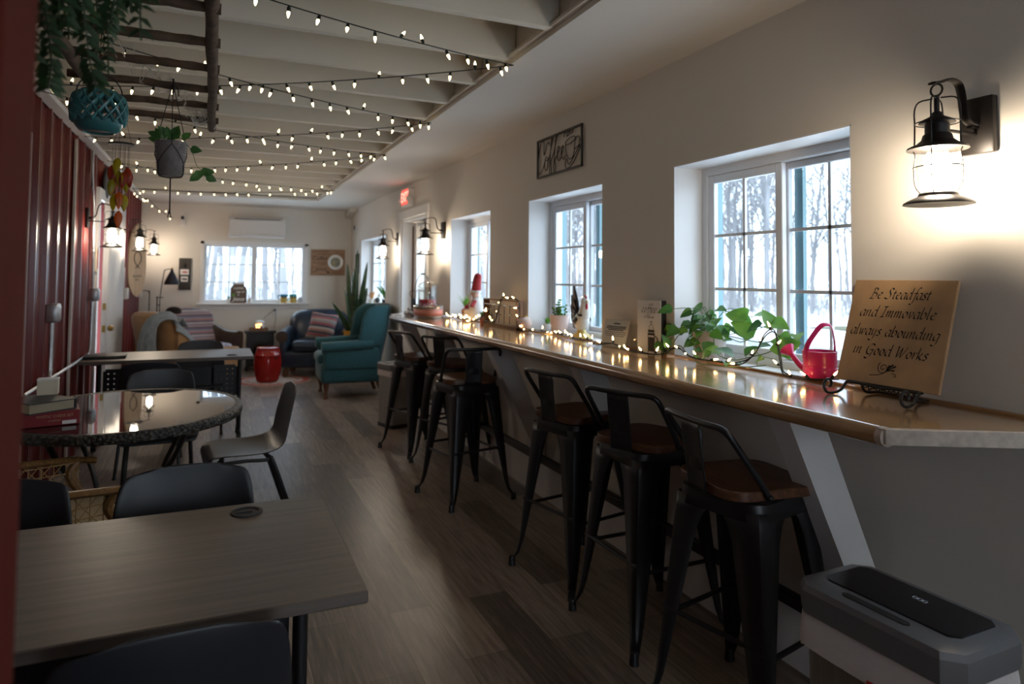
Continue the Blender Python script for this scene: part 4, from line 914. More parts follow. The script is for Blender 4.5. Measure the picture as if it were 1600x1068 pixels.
# far right window: plant and ornament on its sill
def strap(m, n, L, W, seed):
    return tuft(m, n, L, W, .9, seed)
potlet('broad-leaved green plant at the near end of the far right window sill', 2.12, 9.05, 1.014, .06, .10, 'darkwood', strap('leafd', 16, .36, .05, 5))
t = T('ceramic_ornament', 'small white ornament with dark patch on the far right window sill', 'ornament', (2.12, 9.55, 1.014), 30); b = B(); b.sph((0, 0, .06), (.07, .05, .06), 14); b.sph((.04, 0, .13), .038, 12); b.obj('figure', 'ceram', t); b = B(); b.sph((-.035, -.03, .075), (.04, .028, .04), 10); b.obj('dark_patch', 'ink', t)
potlet('small plant with orange bloom behind the snake plant on the sill', 2.12, 9.95, 1.014, .05, .08, 'ceram', tuft('orange', 9, .16, .05, .6, 9))
# ------------------------------------------------------------------ lantern wall lamps (local: wall at y=0, room towards -Y)
def make_lamp(label):
    t = T('wall_lantern', label, 'wall lamp', group='black lantern wall lamps')
    z0 = 1.642; ax = -.192; k_ = .85
    B().box((0, -.012, 1.871), (.098, .024, .165), bev=.006).obj('backplate', 'iron', t)
    b = B(); b.box((0, -.035, 1.871), (.02, .03, .02)); b.tube([(0, -.03, 1.87), (0, -.055, 1.875), (0, -.075, 1.90), (0, -.085, 1.955), (0, -.10, 1.985), (0, -.135, 1.992), (0, -.175, 1.980), (0, -.21, 1.972)], .009, n=8, k=4, flat=(1.5, .5)); b.tube([(0, -.02, 1.845), (0, ax+.05, 1.845)], .005, n=6, k=1); b.obj('arm', 'iron', t)
    b = B(); b.tube([(.017*math.cos(a*PI/6), ax, 1.955+.017*math.sin(a*PI/6)) for a in range(12)], .003, n=6, k=1, closed=True); b.cyl((0, ax, 1.94), (0, ax, 1.885), .007); b.obj('hook_ring', 'iron', t)
    b = B(); b.lathe([(0, 1.895), (.012, 1.893), (.022, 1.880), (.05, 1.868), (.054, 1.862), (.05, 1.860), (.036, 1.858), (.036, 1.832), (.042, 1.828), (.046, 1.815), (.062, 1.803), (.088, 1.793), (.090, 1.787), (.060, 1.789), (0, 1.789)], (0, ax, 0), 28, k_, k_); b.obj('roof_cap', 'iron', t)
    b = B(); b.lathe([(.050, 1.788), (.056, 1.775), (.060, 1.755), (.060, 1.71), (.055, 1.685), (.048, 1.668)], (0, ax, 0), 24, k_, k_); b.obj('glass_jar', 'clear', t)
    b = B(); b.lathe([(0, 1.778), (.024, 1.776), (.036, 1.765), (.039, 1.74), (.039, 1.70), (.033, 1.680), (0, 1.676)], (0, ax, 0), 20, k_, k_); b.obj('lit_bulb', 'lamp', t)
    b = B(); b.lathe([(0, z0+.018), (.05, z0+.018), (.056, z0+.022), (.060, z0+.014), (.085, z0+.004), (.101, z0-.004), (.104, z0-.009), (.098, z0-.010), (.06, z0-.004), (0, z0-.002)], (0, ax, 0), 32, k_, k_); b.obj('base_dish', 'iron', t)
    b = B()
    for a in (20, 110, 200, 290):
        c, s_ = k_*math.cos(R(a)), k_*math.sin(R(a)); b.tube([(r*c, ax+r*s_, z) for r, z in ((.050, 1.664), (.068, 1.69), (.071, 1.74), (.066, 1.775), (.072, 1.79))], .0018, n=5, k=3)
        b.tube([(r*c, ax+r*s_, z) for r, z in ((.068, 1.795), (.066, 1.86), (.066, 1.905), (.052, 1.928), (.012, 1.932))], .0022, n=5, k=3)
    for z, r in ((1.738, .071), (1.862, .066)): b.tube([(k_*r*math.cos(a*PI/10), ax+k_*r*math.sin(a*PI/10), z) for a in range(20)], .0016, n=5, k=1, closed=True)
    b.obj('wire_cage', 'iron', t); return t
lp = make_lamp('black lantern wall lamp glowing above the engraved plaque'); lp.location = (XW, 1.255, 0); lp.rotation_euler = (0, 0, R(-90))
for loc, rz, lab in (((XW, 6.30, 0), -90, 'lit lantern wall lamp between the exit door and the santa window'), ((XW, 8.08, 0), -90, 'lit lantern wall lamp on the far side of the exit door'),
                     ((XL+.022, 6.50, .012), 90, 'lit lantern wall lamp on the red wall before the white door'), ((XL+.022, 8.78, .055), 90, 'lit lantern wall lamp in front of the surfboard on the red wall'), ((XL+.022, 10.75, .06), 90, 'lit lantern wall lamp nearest the far left corner')):
    dup(lp, loc, rz, lab)
# exit sign
t = T('exit_sign', 'lit red exit sign above the door', 'exit sign', (XW, 7.56, 2.32), -90)
B().box((0, -.035, 0), (.29, .07, .205), bev=.008).obj('housing', 'acw', t, smooth=False); B().box((0, -.0715, .005), (.265, .004, .17)).obj('lit_face', 'exitr', t, smooth=False)
txt('EXIT', .15, 'exitw', t, (0, -.0745, .0), bold=.004)
for sx in (-1, 1): b = B(); b.cyl((sx*.16, -.05, -.02), (sx*.19, -.075, -.03), .032, .036, 14); b.obj('lamp_head', 'acw', t)
# black wire sign
t = T('wire_sign', 'black wire frame sign spelling Coffee with a steaming cup', 'sign', (XW-.014, 3.89, 2.229), -90)
Wd, Hd = .625, .262
b = B()
for s_ in (-1, 1): b.box((s_*(Wd/2-.006), 0, 0), (.012, .012, Hd)); b.box((0, 0, s_*(Hd/2-.006)), (Wd, .012, .012))
b.obj('frame', 'black', t, smooth=False)
def uv(l): return [((u-.5)*Wd, 0, (v-.5)*Hd) for u, v in l]
wr = [[(.30, .78), (.27, .86), (.22, .80), (.19, .62), (.165, .58), (.165, .75), (.16, .90), (.11, .95), (.06, .78), (.025, .45), (.03, .18), (.07, .10), (.13, .20), (.17, .32), (.22, .50), (.26, .42), (.25, .22), (.21, .16), (.18, .25), (.20, .42), (.26, .40), (.31, .55), (.36, .85), (.375, .97), (.345, .93), (.32, .6), (.30, .25), (.30, .04), (.33, .03), (.34, .15), (.33, .35), (.40, .55), (.46, .88), (.49, .97), (.45, .92), (.42, .6), (.40, .25), (.405, .06), (.43, .05), (.44, .2), (.42, .35), (.50, .52), (.53, .62), (.50, .66), (.475, .55), (.48, .38), (.52, .30), (.57, .40), (.61, .58), (.60, .64), (.57, .56), (.575, .38), (.62, .30), (.66, .38)],
      [(.655, .66), (.67, .45), (.72, .28), (.78, .26), (.83, .36), (.86, .72)], [(.76+.105*math.cos(a*PI/6), .70+.07*math.sin(a*PI/6)+.03*math.cos(a*PI/6)) for a in range(13)],
      [(.86, .68), (.91, .74), (.95, .66), (.93, .52), (.85, .46)], [(.67, .30), (.65, .12), (.70, .05), (.80, .12), (.92, .35), (.98, .54), (.90, .42), (.76, .15), (.71, .17), (.69, .28)],
      [(.62, .84), (.64, .92), (.69, .90), (.68, .83), (.73, .86), (.74, .93), (.79, .96), (.81, .90), (.77, .86)], [(.70, .93), (.73, .985), (.78, .98)]]
b = B()
for q in wr: b.tube(uv(q), .0034, n=6, k=4)
b.obj('wire_lettering', 'black', t)
# ------------------------------------------------------------------ red wall pieces
xw = XL+.03
t = T('electrical_box', 'grey steel electrical box with a flat conduit below, near left on the red wall', 'electrical box', (xw, 5.20, 1.17), 90)
b = B(); b.box((0, -.03, 0), (.12, .06, .12), bev=.01); b.obj('box_body', 'galv', t); b = B(); b.tube([(0, -.02, -.06), (0, -.02, -.36), (-.05, -.02, -.43)], .014, n=8, k=3); b.obj('conduit', 'galv', t); b = B(); b.box((0, -.062, 0), (.09, .004, .09), bev=.002); [b.sph((sx*.03, -.064, sz*.03), .005, 6) for sx in (-1, 1) for sz in (-1, 1)]; b.obj('cover', 'galv', t)
t = T('electrical_box', 'steel electrical box on the conduit just left of the white left door', 'electrical box', (xw, 6.83, 1.245), 90)
b = B(); b.box((0, -.03, 0), (.12, .06, .11), bev=.01); b.obj('box_body', 'galv', t); b = B(); b.box((0, -.062, 0), (.09, .004, .085), bev=.002); b.obj('cover', 'galv', t)
t = T('conduit', 'thin grey conduit running up the red wall and bending along it above the table', 'conduit', (xw, 0, 0))
b = B(); P = [(.012, 6.62, 2.46), (.012, 6.64, 2.2), (.012, 6.76, 2.0), (.012, 6.78, 1.75), (.012, 6.83, 1.3), (.012, 6.83, 1.19), (.012, 6.80, .84), (.012, 6.72, .76), (.012, 6.5, .745), (.012, 4.6, .74)]
b.tube(P, .010, n=8, k=3); b.obj('pipe', 'galv', t)
for p in ((.012, 6.64, 2.15), (.012, 6.79, 1.62), (.012, 6.0, .743), (.012, 5.2, .741)): B().box(p, (.024, .03, .03), bev=.005).obj('clamp', 'galv', t)
t = T('wall_strip', 'pale vertical joint strip on the red wall left of the conduit', 'trim strip', (xw-.010, 6.0, 1.22)); B().box((0, 0, 0), (.02, .02, 2.44), bev=.004).obj('strip', 'wall', t)
for y, z, lab in ((9.05, 1.20, 'small white outlet box on the red wall just right of the left door'), (10.60, 1.18, 'small white outlet box under the surfboard near the far corner')):
    t = T('outlet_box', lab, 'outlet', (xw, y, z), 90); B().box((0, -.03, 0), (.13, .06, .13), bev=.008).obj('box_body', 'acw', t); b = B(); b.tube([(0, -.012, .06), (0, -.012, .30)], .008, n=6, k=1); b.obj('conduit', 'acw', t)
t = T('conduit', 'pair of white conduits dropping beside the middle red-wall lantern', 'conduit', (xw, 8.72, 0)); b = B()
for q in (0, .06): b.tube([(.012, q, 1.98), (.012, q, 2.35), (.02, q+.02, 2.44), (.08, q+.05, 2.465)], .009, n=6, k=3)
b.obj('pipe', 'acw', t)
t = T('thermometer', 'narrow white thermometer strip on the red wall beside the left door', 'thermometer', (xw, 6.98, 1.55), 90); B().box((0, -.01, 0), (.05, .02, .22), bev=.008).obj('scale', 'cream', t); B().cyl((0, -.022, -.08), (0, -.022, .08), .003).obj('tube', 'redband', t)
t = T('wall_disc', 'round dark disc hung high on the red wall above the left door', 'wall decor', (xw, 7.42, 2.28), 90); b = B(); b.lathe([(0, 0), (.14, 0), (.15, .012), (.14, .024), (0, .024)], n=28); o = b.obj('disc', 'slate', t); o.rotation_euler = (PI/2, 0, 0); B().cyl((0, -.02, .13), (0, -.02, .16), .006).obj('hanger', 'iron', t)
t = T('surfboard_sign', 'pale wooden surfboard sign with a fish outline on the red wall', 'sign', (-.895, 9.70, 1.60), 50)
pr = []
for k in range(33):
    v = k/32*2-1; pr.append((.135*max(0, 1-abs(v)**2.6)**.62*(1-.12*v), v*.46))
poly = pr+[(-x, z) for x, z in pr[::-1][1:-1]]
B().prism(poly, -.012, .012, 'y').obj('board', 'beige', t, ang=30)
b = B(); b.tube([(.0, -.015, .12), (-.045, -.015, .07), (-.05, -.015, -.0), (-.015, -.015, -.06), (.03, -.015, -.10)], .0045, n=6); b.tube([(0, -.015, .12), (.045, -.015, .07), (.05, -.015, -.0), (.015, -.015, -.06), (-.03, -.015, -.10)], .0045, n=6); b.obj('fish_outline', 'slate', t)
ls = [txt('BLESSED', .036, 'slate', t, (0, -.0135, -.20)), txt('DAY', .03, 'slate', t, (0, -.0135, -.245))]; joinmesh(ls, 'lettering')
B().box((.0, .06, .25), (.02, .13, .02)).obj('wall_bracket', 'iron', t)

# ------------------------------------------------------------------ things on the counter
za = ZC+.001
GL = {'a': (.75, [[(.62, .92), (.35, 1), (.08, .6), (.12, .12), (.35, .05), (.6, .5), (.66, .95)], [(.66, .98), (.6, .3), (.66, .03), (.82, .12)]]), 'b': (.75, [[(.12, 1.75), (.1, .9), (.1, .05)], [(.1, .5), (.35, .95), (.6, .8), (.6, .3), (.35, .03), (.1, .12)]]),
      'd': (.8, [[(.62, .92), (.35, 1), (.08, .6), (.12, .12), (.35, .05), (.6, .5)], [(.68, 1.8), (.62, .3), (.68, .03), (.84, .12)]]), 'e': (.65, [[(.1, .5), (.45, .62), (.55, .85), (.35, 1), (.1, .7), (.1, .25), (.32, .02), (.62, .2)]]),
      'f': (.5, [[(.78, 1.68), (.6, 1.85), (.45, 1.5), (.35, .5), (.25, -.5), (.05, -.75), (-.12, -.62)], [(.1, .95), (.38, .96), (.65, .95)]]), 'g': (.75, [[(.62, .92), (.35, 1), (.08, .6), (.12, .12), (.35, .05), (.6, .5)], [(.66, .98), (.62, .2), (.55, -.45), (.3, -.75), (0, -.6)]]),
      'i': (.36, [[(.05, .85), (.15, .97), (.12, .3), (.18, .03), (.32, .12)], [(.16, 1.33), (.19, 1.37), (.22, 1.42)]]), 'k': (.72, [[(.12, 1.75), (.1, .9), (.1, .03)], [(.12, .5), (.45, .95), (.5, .7), (.2, .5), (.55, .05), (.7, .1)]]),
      'l': (.35, [[(.1, 1.8), (.08, .3), (.14, .03), (.3, .12)]]), 'm': (1.0, [[(.02, .85), (.12, .97), (.1, .03)], [(.12, .5), (.35, .98), (.45, .85), (.42, .03)], [(.44, .5), (.68, .98), (.78, .85), (.75, .2), (.8, .03), (.95, .12)]]),
      'n': (.75, [[(.02, .85), (.12, .97), (.1, .03)], [(.12, .5), (.4, .98), (.52, .85), (.5, .2), (.55, .03), (.7, .12)]]), 'o': (.7, [[(.35, 1), (.1, .75), (.1, .25), (.33, .02), (.58, .3), (.58, .75), (.35, 1)]]),
      'r': (.5, [[(.02, .85), (.12, .97), (.1, .03)], [(.12, .5), (.35, .95), (.5, .92)]]), 's': (.55, [[(.5, .88), (.3, 1), (.12, .8), (.42, .35), (.3, .03), (.02, .12)]]), 't': (.45, [[(.22, 1.35), (.15, .3), (.25, .03), (.42, .15)], [(0, .95), (.2, .96), (.42, .95)]]),
      'u': (.75, [[(.02, .85), (.12, .97), (.1, .25), (.25, .02), (.5, .4)], [(.55, .98), (.5, .2), (.56, .03), (.7, .12)]]), 'v': (.62, [[(.02, .9), (.12, .97), (.25, .03), (.5, .6), (.52, .95), (.42, .98)]]), 'w': (.9, [[(.02, .9), (.12, .97), (.2, .05), (.42, .6), (.45, .95)], [(.45, .95), (.48, .05), (.75, .6), (.78, .95), (.68, .98)]]),
      'y': (.72, [[(.02, .85), (.12, .97), (.12, .3), (.25, .1), (.5, .4)], [(.55, .98), (.5, .1), (.4, -.5), (.15, -.75), (-.1, -.6)]]), 'B': (.95, [[(.25, 1.6), (.2, .8), (.1, .03)], [(-.1, 1.35), (.1, 1.6), (.5, 1.65), (.72, 1.4), (.55, 1.0), (.25, .92)], [(.3, .92), (.75, .8), (.75, .3), (.4, 0), (-.15, .03)]]),
      'S': (.9, [[(.85, 1.45), (.6, 1.68), (.3, 1.45), (.4, 1.05), (.65, .6), (.5, .12), (.15, 0), (-.15, .2)]]), 'I': (.5, [[(.25, 1.6), (.2, .8), (.1, .03)], [(0, 1.6), (.25, 1.61), (.5, 1.62)], [(-.12, .02), (.1, .02), (.35, .02)]]),
      'G': (1.05, [[(.95, 1.4), (.7, 1.65), (.3, 1.45), (.08, .8), (.2, .2), (.5, 0), (.8, .15)], [(.55, .72), (.75, .73), (.9, .72), (.82, .2), (.7, -.4), (.35, -.65), (.05, -.45)]]), 'W': (1.25, [[(-.05, 1.45), (.1, 1.6), (.18, .05), (.6, 1.5)], [(.6, 1.5), (.65, .05), (1.1, 1.35), (1.2, 1.65)]]),
      'c': (.62, [[(.55, .85), (.35, 1), (.1, .7), (.1, .25), (.32, .02), (.6, .2)]]), ' ': (.5, [])}
def hand(b, s, cx, cz, width, xh, y, nib=.17, shear=.22, angle=40):
    tot = sum(GL[c][0]+.06 for c in s); k = width/tot; x = cx-width/2; nv = Vector((math.cos(R(angle))*nib*xh/2, 0, math.sin(R(angle))*nib*xh/2))
    for c in s:
        adv, st_ = GL[c]
        for q in st_:
            P = smooth_path([(x+u*k+v*xh*shear, y, cz+(v-.5)*xh) for u, v in q], 6)
            b.surf([[p-nv, p+nv] for p in P])
        x += (adv+.06)*k
t = T('engraved_plaque', 'bronze stone plaque engraved Be Steadfast, leaning on a scroll easel', 'plaque', (1.918, 1.492, 1.092), -90)
bd = B().box((0, .005, .1725), (.352, .011, .345), bev=.0012, seg=1).obj('tile', 'bronze', t, smooth=False); bd.rotation_euler = (R(-17), 0, 0)
b = B(); yy = -.0012
for s_, wd, cz in (('Be Steadfast', .205, .296), ('and Immovable', .262, .235), ('always abounding', .306, .172), ('in Good Works', .258, .109)): hand(b, s_, -.004, cz-.004, wd, .0215, yy, nib=.24)
b.obj('engraved_lettering', 'engr', bd, smooth=False)
b = B(); sp = [(-.012+.02*(1-i/22)*math.cos(i*.55+2.2), yy, .056+.02*(1-i/22)*math.sin(i*.55+2.2)) for i in range(20)]
b.tube([(-.055, yy, .028), (-.02, yy, .034), (.0, yy, .045)]+[(.01, yy, .052)], .0011, n=4); b.tube(sp, .0010, n=4, k=2)
for a, L in ((70, .022), (52, .03), (34, .034), (12, .026)): b.tube([(.002, yy, .046), (.002+L*.5*math.cos(R(a+8)), yy, .046+L*.5*math.sin(R(a+8))), (.002+L*math.cos(R(a)), yy, .046+L*math.sin(R(a)))], lambda q: .0008+.0018*q, n=5)
b.tube([(.02, yy, .042), (.032, yy, .040), (.035, yy, .034), (.029, yy, .032)], .001, n=4)
b.obj('flourish', 'engr', bd, smooth=False)
t = T('scroll_easel', 'wrought iron scroll easel holding the engraved plaque', 'easel', (1.918, 1.492, ZC), -90)
b = B()
for sx in (-1, 1):
    x = sx*.125; sc_ = []
    for i in range(15):
        a = -PI/2-.2+i*.42; rr_ = .026*(1-i/17); sc_.append((x+sx*.012, -.088-rr_*math.sin(a+PI/2)*1.0-.0, .034+rr_*math.sin(a)*1.0))
    P = [(x, .004, .040), (x, -.012, .038), (x+sx*.002, -.035, .014), (x+sx*.006, -.062, .006)]
    for i in range(14):
        a = -PI/2+i*.45; rr_ = .027*(1-i/18); P.append((x+sx*.010, -.080-rr_*math.cos(a), .033+rr_*math.sin(a)))
    b = B(); b.tube(P, .0046, n=8, k=3); b.obj('scroll_foot', 'iron', t)
b = B(); b.tube([(-.125, .0, .040), (.125, .0, .040)], .0045, n=8, k=1); b.tube([(-.125, -.012, .039), (-.06, -.014, .040), (0, -.014, .036), (.06, -.014, .040), (.125, -.012, .039)], .004, n=8); b.obj('ledge_bar', 'iron', t)
b = B()
for i in range(9): b.tube([(-.06+.015*i, -.012+.004*math.sin(i*2), .035), (-.052+.015*i, -.018, .028+.004*math.cos(i*3)), (-.045+.015*i, -.012, .034)], .0022, n=5)
b.obj('twisted_ornament', 'iron', t)
b = B()
for sx in (-1, 1): b.tube([(sx*.09, .012, .040), (sx*.088, .03, .01), (sx*.085, .085, .006)], .0045, n=8)
b.tube([(-.085, .085, .006), (.085, .085, .006)], .0045, n=8, k=1); b.tube([(-.07, .026, .04), (-.05, .076, .17), (0, .092, .20), (.05, .076, .17), (.07, .026, .04)], .0045, n=8); b.obj('back_prop', 'iron', t)
# pink watering can
t = T('watering_can', 'small hot pink metal watering can with hooped handle by the plaque', 'watering can', (2.04, 1.845, za+.012), -90)
b = B(); b.lathe([(0, 0), (.056, 0), (.058, .004), (.058, .036), (.0565, .039), (.058, .042), (.0565, .046), (.058, .05), (.059, .094), (.061, .098), (.058, .099), (.055, .09), (.054, .008), (0, .008)], n=32); b.obj('body', 'pink', t, ang=50)
b = B(); b.tube([(-.05, 0, .02), (-.085, -.005, .035), (-.125, -.01, .075)], lambda q: .014-.005*q, n=10); b.lathe([(.008, 0), (.03, .03), (.0, .034)], n=18, mx=Matrix.Translation((-.122, -.01, .072)) @ Euler((0, R(-50), 0)).to_matrix().to_4x4()); b.obj('spout', 'pink', t)
b = B(); b.tube([(-.012, -.056, .07), (-.005, -.055, .12), (.018, -.02, .185), (.032, .0, .197), (.036, .02, .185), (.02, .054, .12), (.012, .056, .07)], .009, n=8, k=4, flat=(.35, 1.3)); b.obj('handle', 'pink', t)
t = T('cardboard_block', 'small orange block standing in the window behind the plaque', 'box', (2.11, 1.735, ZC-.002), -90)
b = B(); b.box((0, 0, .05), (.07, .05, .10), bev=.002); b.obj('block_body', 'orange', t, smooth=False); B().box((0, 0, .105), (.05, .035, .012), bev=.002).obj('block_cap', 'paper', t, smooth=False)
# pothos
t = T('potted_pothos', 'sprawling pothos in a pale ribbed pot in the near window', 'plant', (2.10, 2.52, za+.0))
b = B(); n = 40; rows = [[((r+(.0025 if k % 2 else 0))*math.cos(2*PI*k/n), (r+(.0025 if k % 2 else 0))*math.sin(2*PI*k/n), z) for k in range(n)] for r, z in ((.055, .0), (.066, .05), (.075, .12), (.079, .125), (.079, .135), (.072, .135), (.068, .12), (.01, .118))]
b.surf(rows, closed=True); b.obj('pot', 'ribpot', t); B().lathe([(.07, .122), (0, .128)], n=20).obj('soil', 'soil', t)
rn = random.Random(21); bd_, bl_, bs_ = B(), B(), B()
def pleaf(p, d, L, lime): (bl_ if lime else bd_).leaf(p, d, Vector((-.6, -.5, .9)).normalized()+Vector((rn.uniform(-.4, .4), rn.uniform(-.4, .4), 0)), L, L*.80, heart=.52, droop=.3, n=9)
for i in range(40):
    a = rn.uniform(0, 6.28); r = rn.uniform(.02, .14); h = rn.uniform(.09, .235); ps = Vector((min(.05, r*math.cos(a)-.02), r*math.sin(a)*1.25, h))
    bs_.tube([(0, 0, .12), (ps.x*.5, ps.y*.5, h*.9+.02), ps], .0016, n=4, k=3); d = Vector((math.cos(a)*.8-.25, math.sin(a)*.8, rn.uniform(-.6, .25))); pleaf(ps, d, rn.uniform(.048, .074), rn.random() < .3)
vines = [([(0, -.04, .13), (-.06, -.10, .12), (-.10, -.16, .05), (-.09, -.25, .03), (-.07, -.33, .05), (-.05, -.42, .08), (-.02, -.50, .13), (-.01, -.55, .12)], 10, .075), ([(0, .04, .13), (-.08, .10, .12), (-.13, .14, .03), (-.12, .20, .02), (-.05, .23, .06), (-.06, .22, .16)], 9, .06), ([(-.05, -.02, .13), (-.12, -.04, .08), (-.16, -.10, .01), (-.17, -.22, .008), (-.13, -.34, .012), (-.09, -.44, .03)], 8, .055), ([(.02, -.05, .13), (.03, -.15, .16), (.01, -.27, .17), (-.02, -.38, .17), (-.03, -.46, .14)], 5, .085)]
for P, nl, L in vines:
    S_ = smooth_path(P, 6); bs_.tube(P, .0022, n=5, k=5)
    for i in range(nl):
        p = S_[int((i+.6)/nl*(len(S_)-1))]; d = Vector((rn.uniform(-.7, .2), rn.uniform(-1, .4), rn.uniform(-.35, .55)))
        if p.z < .05: d.z = abs(d.z)
        q = p+Vector((rn.uniform(-.02, .0), rn.uniform(-.02, .02), rn.uniform(.01, .04))); bs_.tube([p, q], .0012, n=4, k=1); pleaf(q, d, L*rn.uniform(.75, 1.2), rn.random() < .55)
for p, d, L in (((-.03, -.40, .19), (-.2, -1, .1), .105), ((-.01, -.25, .20), (-.3, .9, .35), .115), ((-.02, -.30, .13), (-.5, .5, .6), .11), ((-.03, -.44, .14), (-.3, -1, -.15), .10)):
    bs_.tube([(0, -.10, .12), (p[0], p[1]+.08, p[2]-.03), p], .0018, n=4, k=3); pleaf(Vector(p), Vector(d), L, True)
bd_.obj('dark_leaves', 'leafd', t); bl_.obj('lime_leaves', 'leafl', t); bs_.obj('vines', 'stem', t)
# coffee box sign
t = T('box_sign', 'white box sign reading coffee with a French press drawing', 'sign', (1.992, 2.845, za), -84)
b = B(); b.box((0, .022, .131), (.172, .042, .262)); b.obj('box_sides', 'ink', t, smooth=False); B().box((0, .0, .131), (.173, .003, .263)).obj('face', 'paper', t, smooth=False)
b = B(); hand(b, 'coffee', 0, .212, .112, .024, -.002, nib=.20, shear=.18); b.obj('lettering', 'ink', t, smooth=False)
txt("o'clock", .016, 'slate', t, (0, -.002, .178), sp=1.5)
b = B(); cx = .018
b.box((cx, -.002, .095), (.050, .0012, .012)); b.box((cx, -.002, .110), (.046, .0012, .012)); b.box((cx, -.002, .045), (.040, .0012, .07)); b.box((cx-.023, -.002, .05), (.003, .0012, .095)); b.box((cx+.023, -.002, .05), (.003, .0012, .095)); b.tube([(cx+.026, -.002, .088), (cx+.046, -.002, .075), (cx+.044, -.002, .05), (cx+.028, -.002, .042)], .0022, n=5); b.tube([(cx-.016, -.002, .117), (cx-.012, -.002, .136), (cx, -.002, .143), (cx+.012, -.002, .136), (cx+.016, -.002, .117)], .0010, n=4); b.sph((cx, -.002, .156), (.0045, .001, .0045), 8); b.box((cx, -.002, .148), (.0015, .001, .012)); b.obj('press_drawing', 'engr', t, smooth=False)
# acrylic notice
t = T('acrylic_sign_holder', 'clear slanted sign holder with a printed notice beside the coffee box sign', 'sign holder', (1.975, 3.135, za), -80)
b = B(); b.box((0, 0, .075), (.20, .003, .155), rot=(R(-16), 0, 0)); b.box((0, .03, .0015), (.20, .09, .003)); b.obj('holder', 'clear', t, smooth=False)
pp = B().box((0, 0, 0), (.19, .001, .145)).obj('notice', 'paper', t, smooth=False); pp.location = (0, .003, .076); pp.rotation_euler = (R(-16), 0, 0)
b = B()
for z, wd, h in ((.052, .05, .006), (.036, .15, .005), (.027, .15, .005), (.018, .12, .005), (.006, .16, .0025), (-.004, .16, .0025), (-.014, .14, .0025)): b.box((0, -.001, z), (wd, .0008, h))
b.obj('printed_lines', 'slate', pp, smooth=False)
t = T('acrylic_sign_holder', 'empty clear upright holder between the notice and the coffee box sign', 'sign holder', (2.015, 2.985, za), -85); b = B(); b.box((0, 0, .065), (.10, .003, .13)); b.box((0, .0, .0015), (.10, .05, .003)); b.obj('holder', 'clear', t, smooth=False)
# rooster
t = T('rooster_figurine', 'white ceramic rooster figurine with black tail on the sill', 'figurine', (2.09, 3.70, za), -100); t.scale = (1.25, 1.25, 1.2)
b = B(); b.sph((0, 0, .085), (.06, .038, .048), 16, rot=(0, R(-18), 0)); b.tube([(.02, 0, .10), (.045, 0, .14), (.052, 0, .18)], lambda q: .034-.012*q, n=12); b.sph((.055, 0, .19), .023, 12); b.obj('body', 'ceram', t)
b = B()
for x, z, L, a in ((-.04, .10, .17, 100), (-.045, .095, .14, 118), (-.05, .09, .11, 135), (-.055, .085, .08, 158), (-.05, .075, .06, 185)):
    b.leaf((x, 0, z), (math.cos(R(a)), 0, math.sin(R(a))), (0, -1, 0), L, .06, heart=.8, droop=-.1)
b.obj('tail', 'feath', t, mods=[SOL(.01)])
b = B(); [b.sph((.048+.009*i, 0, .213-.003*i*i*.4), (.008, .005, .012), 8) for i in range(3)]; b.sph((.075, 0, .165), (.009, .007, .018), 8); b.obj('comb', 'comb', t)
B().cyl((.075, 0, .19), (.092, 0, .184), .007, .001, 8).obj('beak', 'ygl', t)
b = B(); b.sph((0, -.034, .09), (.034, .012, .018), 10, rot=(0, R(-20), 0)); b.sph((0, .034, .09), (.034, .012, .018), 10, rot=(0, R(-20), 0)); b.tube([(.02, -.028, .125), (.045, -.03, .12), (.06, -.018, .12)], .006, n=6); b.obj('wing', 'feath', t)
b = B(); b.lathe([(0, 0), (.05, 0), (.045, .012), (.025, .03), (.018, .05), (0, .05)], n=18); b.obj('base', 'ygl', t)
# white pot on sill
t = T('potted_succulent', 'small succulent in a blush white pot on the rooster window sill', 'plant', (2.125, 4.06, za))
B().lathe([(0, 0), (.05, 0), (.066, .115), (.068, .122), (.062, .122), (.058, .105), (0, .10)], n=28).obj('pot', 'bisque', t)
b = B(); rn = random.Random(8)
for i in range(8):
    x, y = rn.uniform(-.03, .03), rn.uniform(-.04, .04); h = rn.uniform(.05, .12); b.tube([(x, y, .1), (x*1.2, y*1.2, .1+h)], .003, n=5, k=1)
    for j in range(7): a = rn.uniform(0, 6.28); b.sph((x*1.1+.012*math.cos(a), y*1.1+.012*math.sin(a), .11+h*(j+1)/7), (.009, .009, .006), 6)
b.obj('foliage', 'leafl', t)
potlet('tiny trailing green plant left of the blush white pot', 2.14, 4.27, za, .028, .05, 'ceram', tuft('leafl', 14, .07, .02, .9, 14))
# COFFEE crate
t = T('coffee_crate', 'open wooden frame with wire letters COFFEE wound with fairy lights', 'crate', (1.985, 4.72, za), -90)
b = B(); hw, hh = .325, .205
b.box((0, 0, .007), (2*hw, .05, .014)); b.box((-hw+.006, 0, hh/2), (.012, .05, hh)); b.box((hw-.006, 0, hh/2), (.012, .05, hh)); b.box((0, 0, hh-.004), (2*hw-.02, .05, .008)); b.obj('frame', 'crate', t, smooth=False)
b = B(); lw = .088
def seg(l, i):
    x0 = -.29+i*.099
    for q in l: b.tube([(x0+u*lw*.8, -.03, .03+v*.13) for u, v in q], .0032, n=5, k=3 if len(q) > 2 else 1)
seg([[(1, .9), (.5, 1), (0, .5), (.5, 0), (1, .1)]], 0); seg([[(.5, 1), (1, .5), (.5, 0), (0, .5), (.5, 1)]], 1)
for i in (2, 3): seg([[(.1, 0), (.1, 1)], [(.1, 1), (.9, 1)], [(.1, .5), (.7, .5)]], i)
for i in (4, 5): seg([[(.1, 0), (.1, 1)], [(.1, 1), (.9, 1)], [(.1, .5), (.7, .5)], [(.1, 0), (.9, 0)]], i)
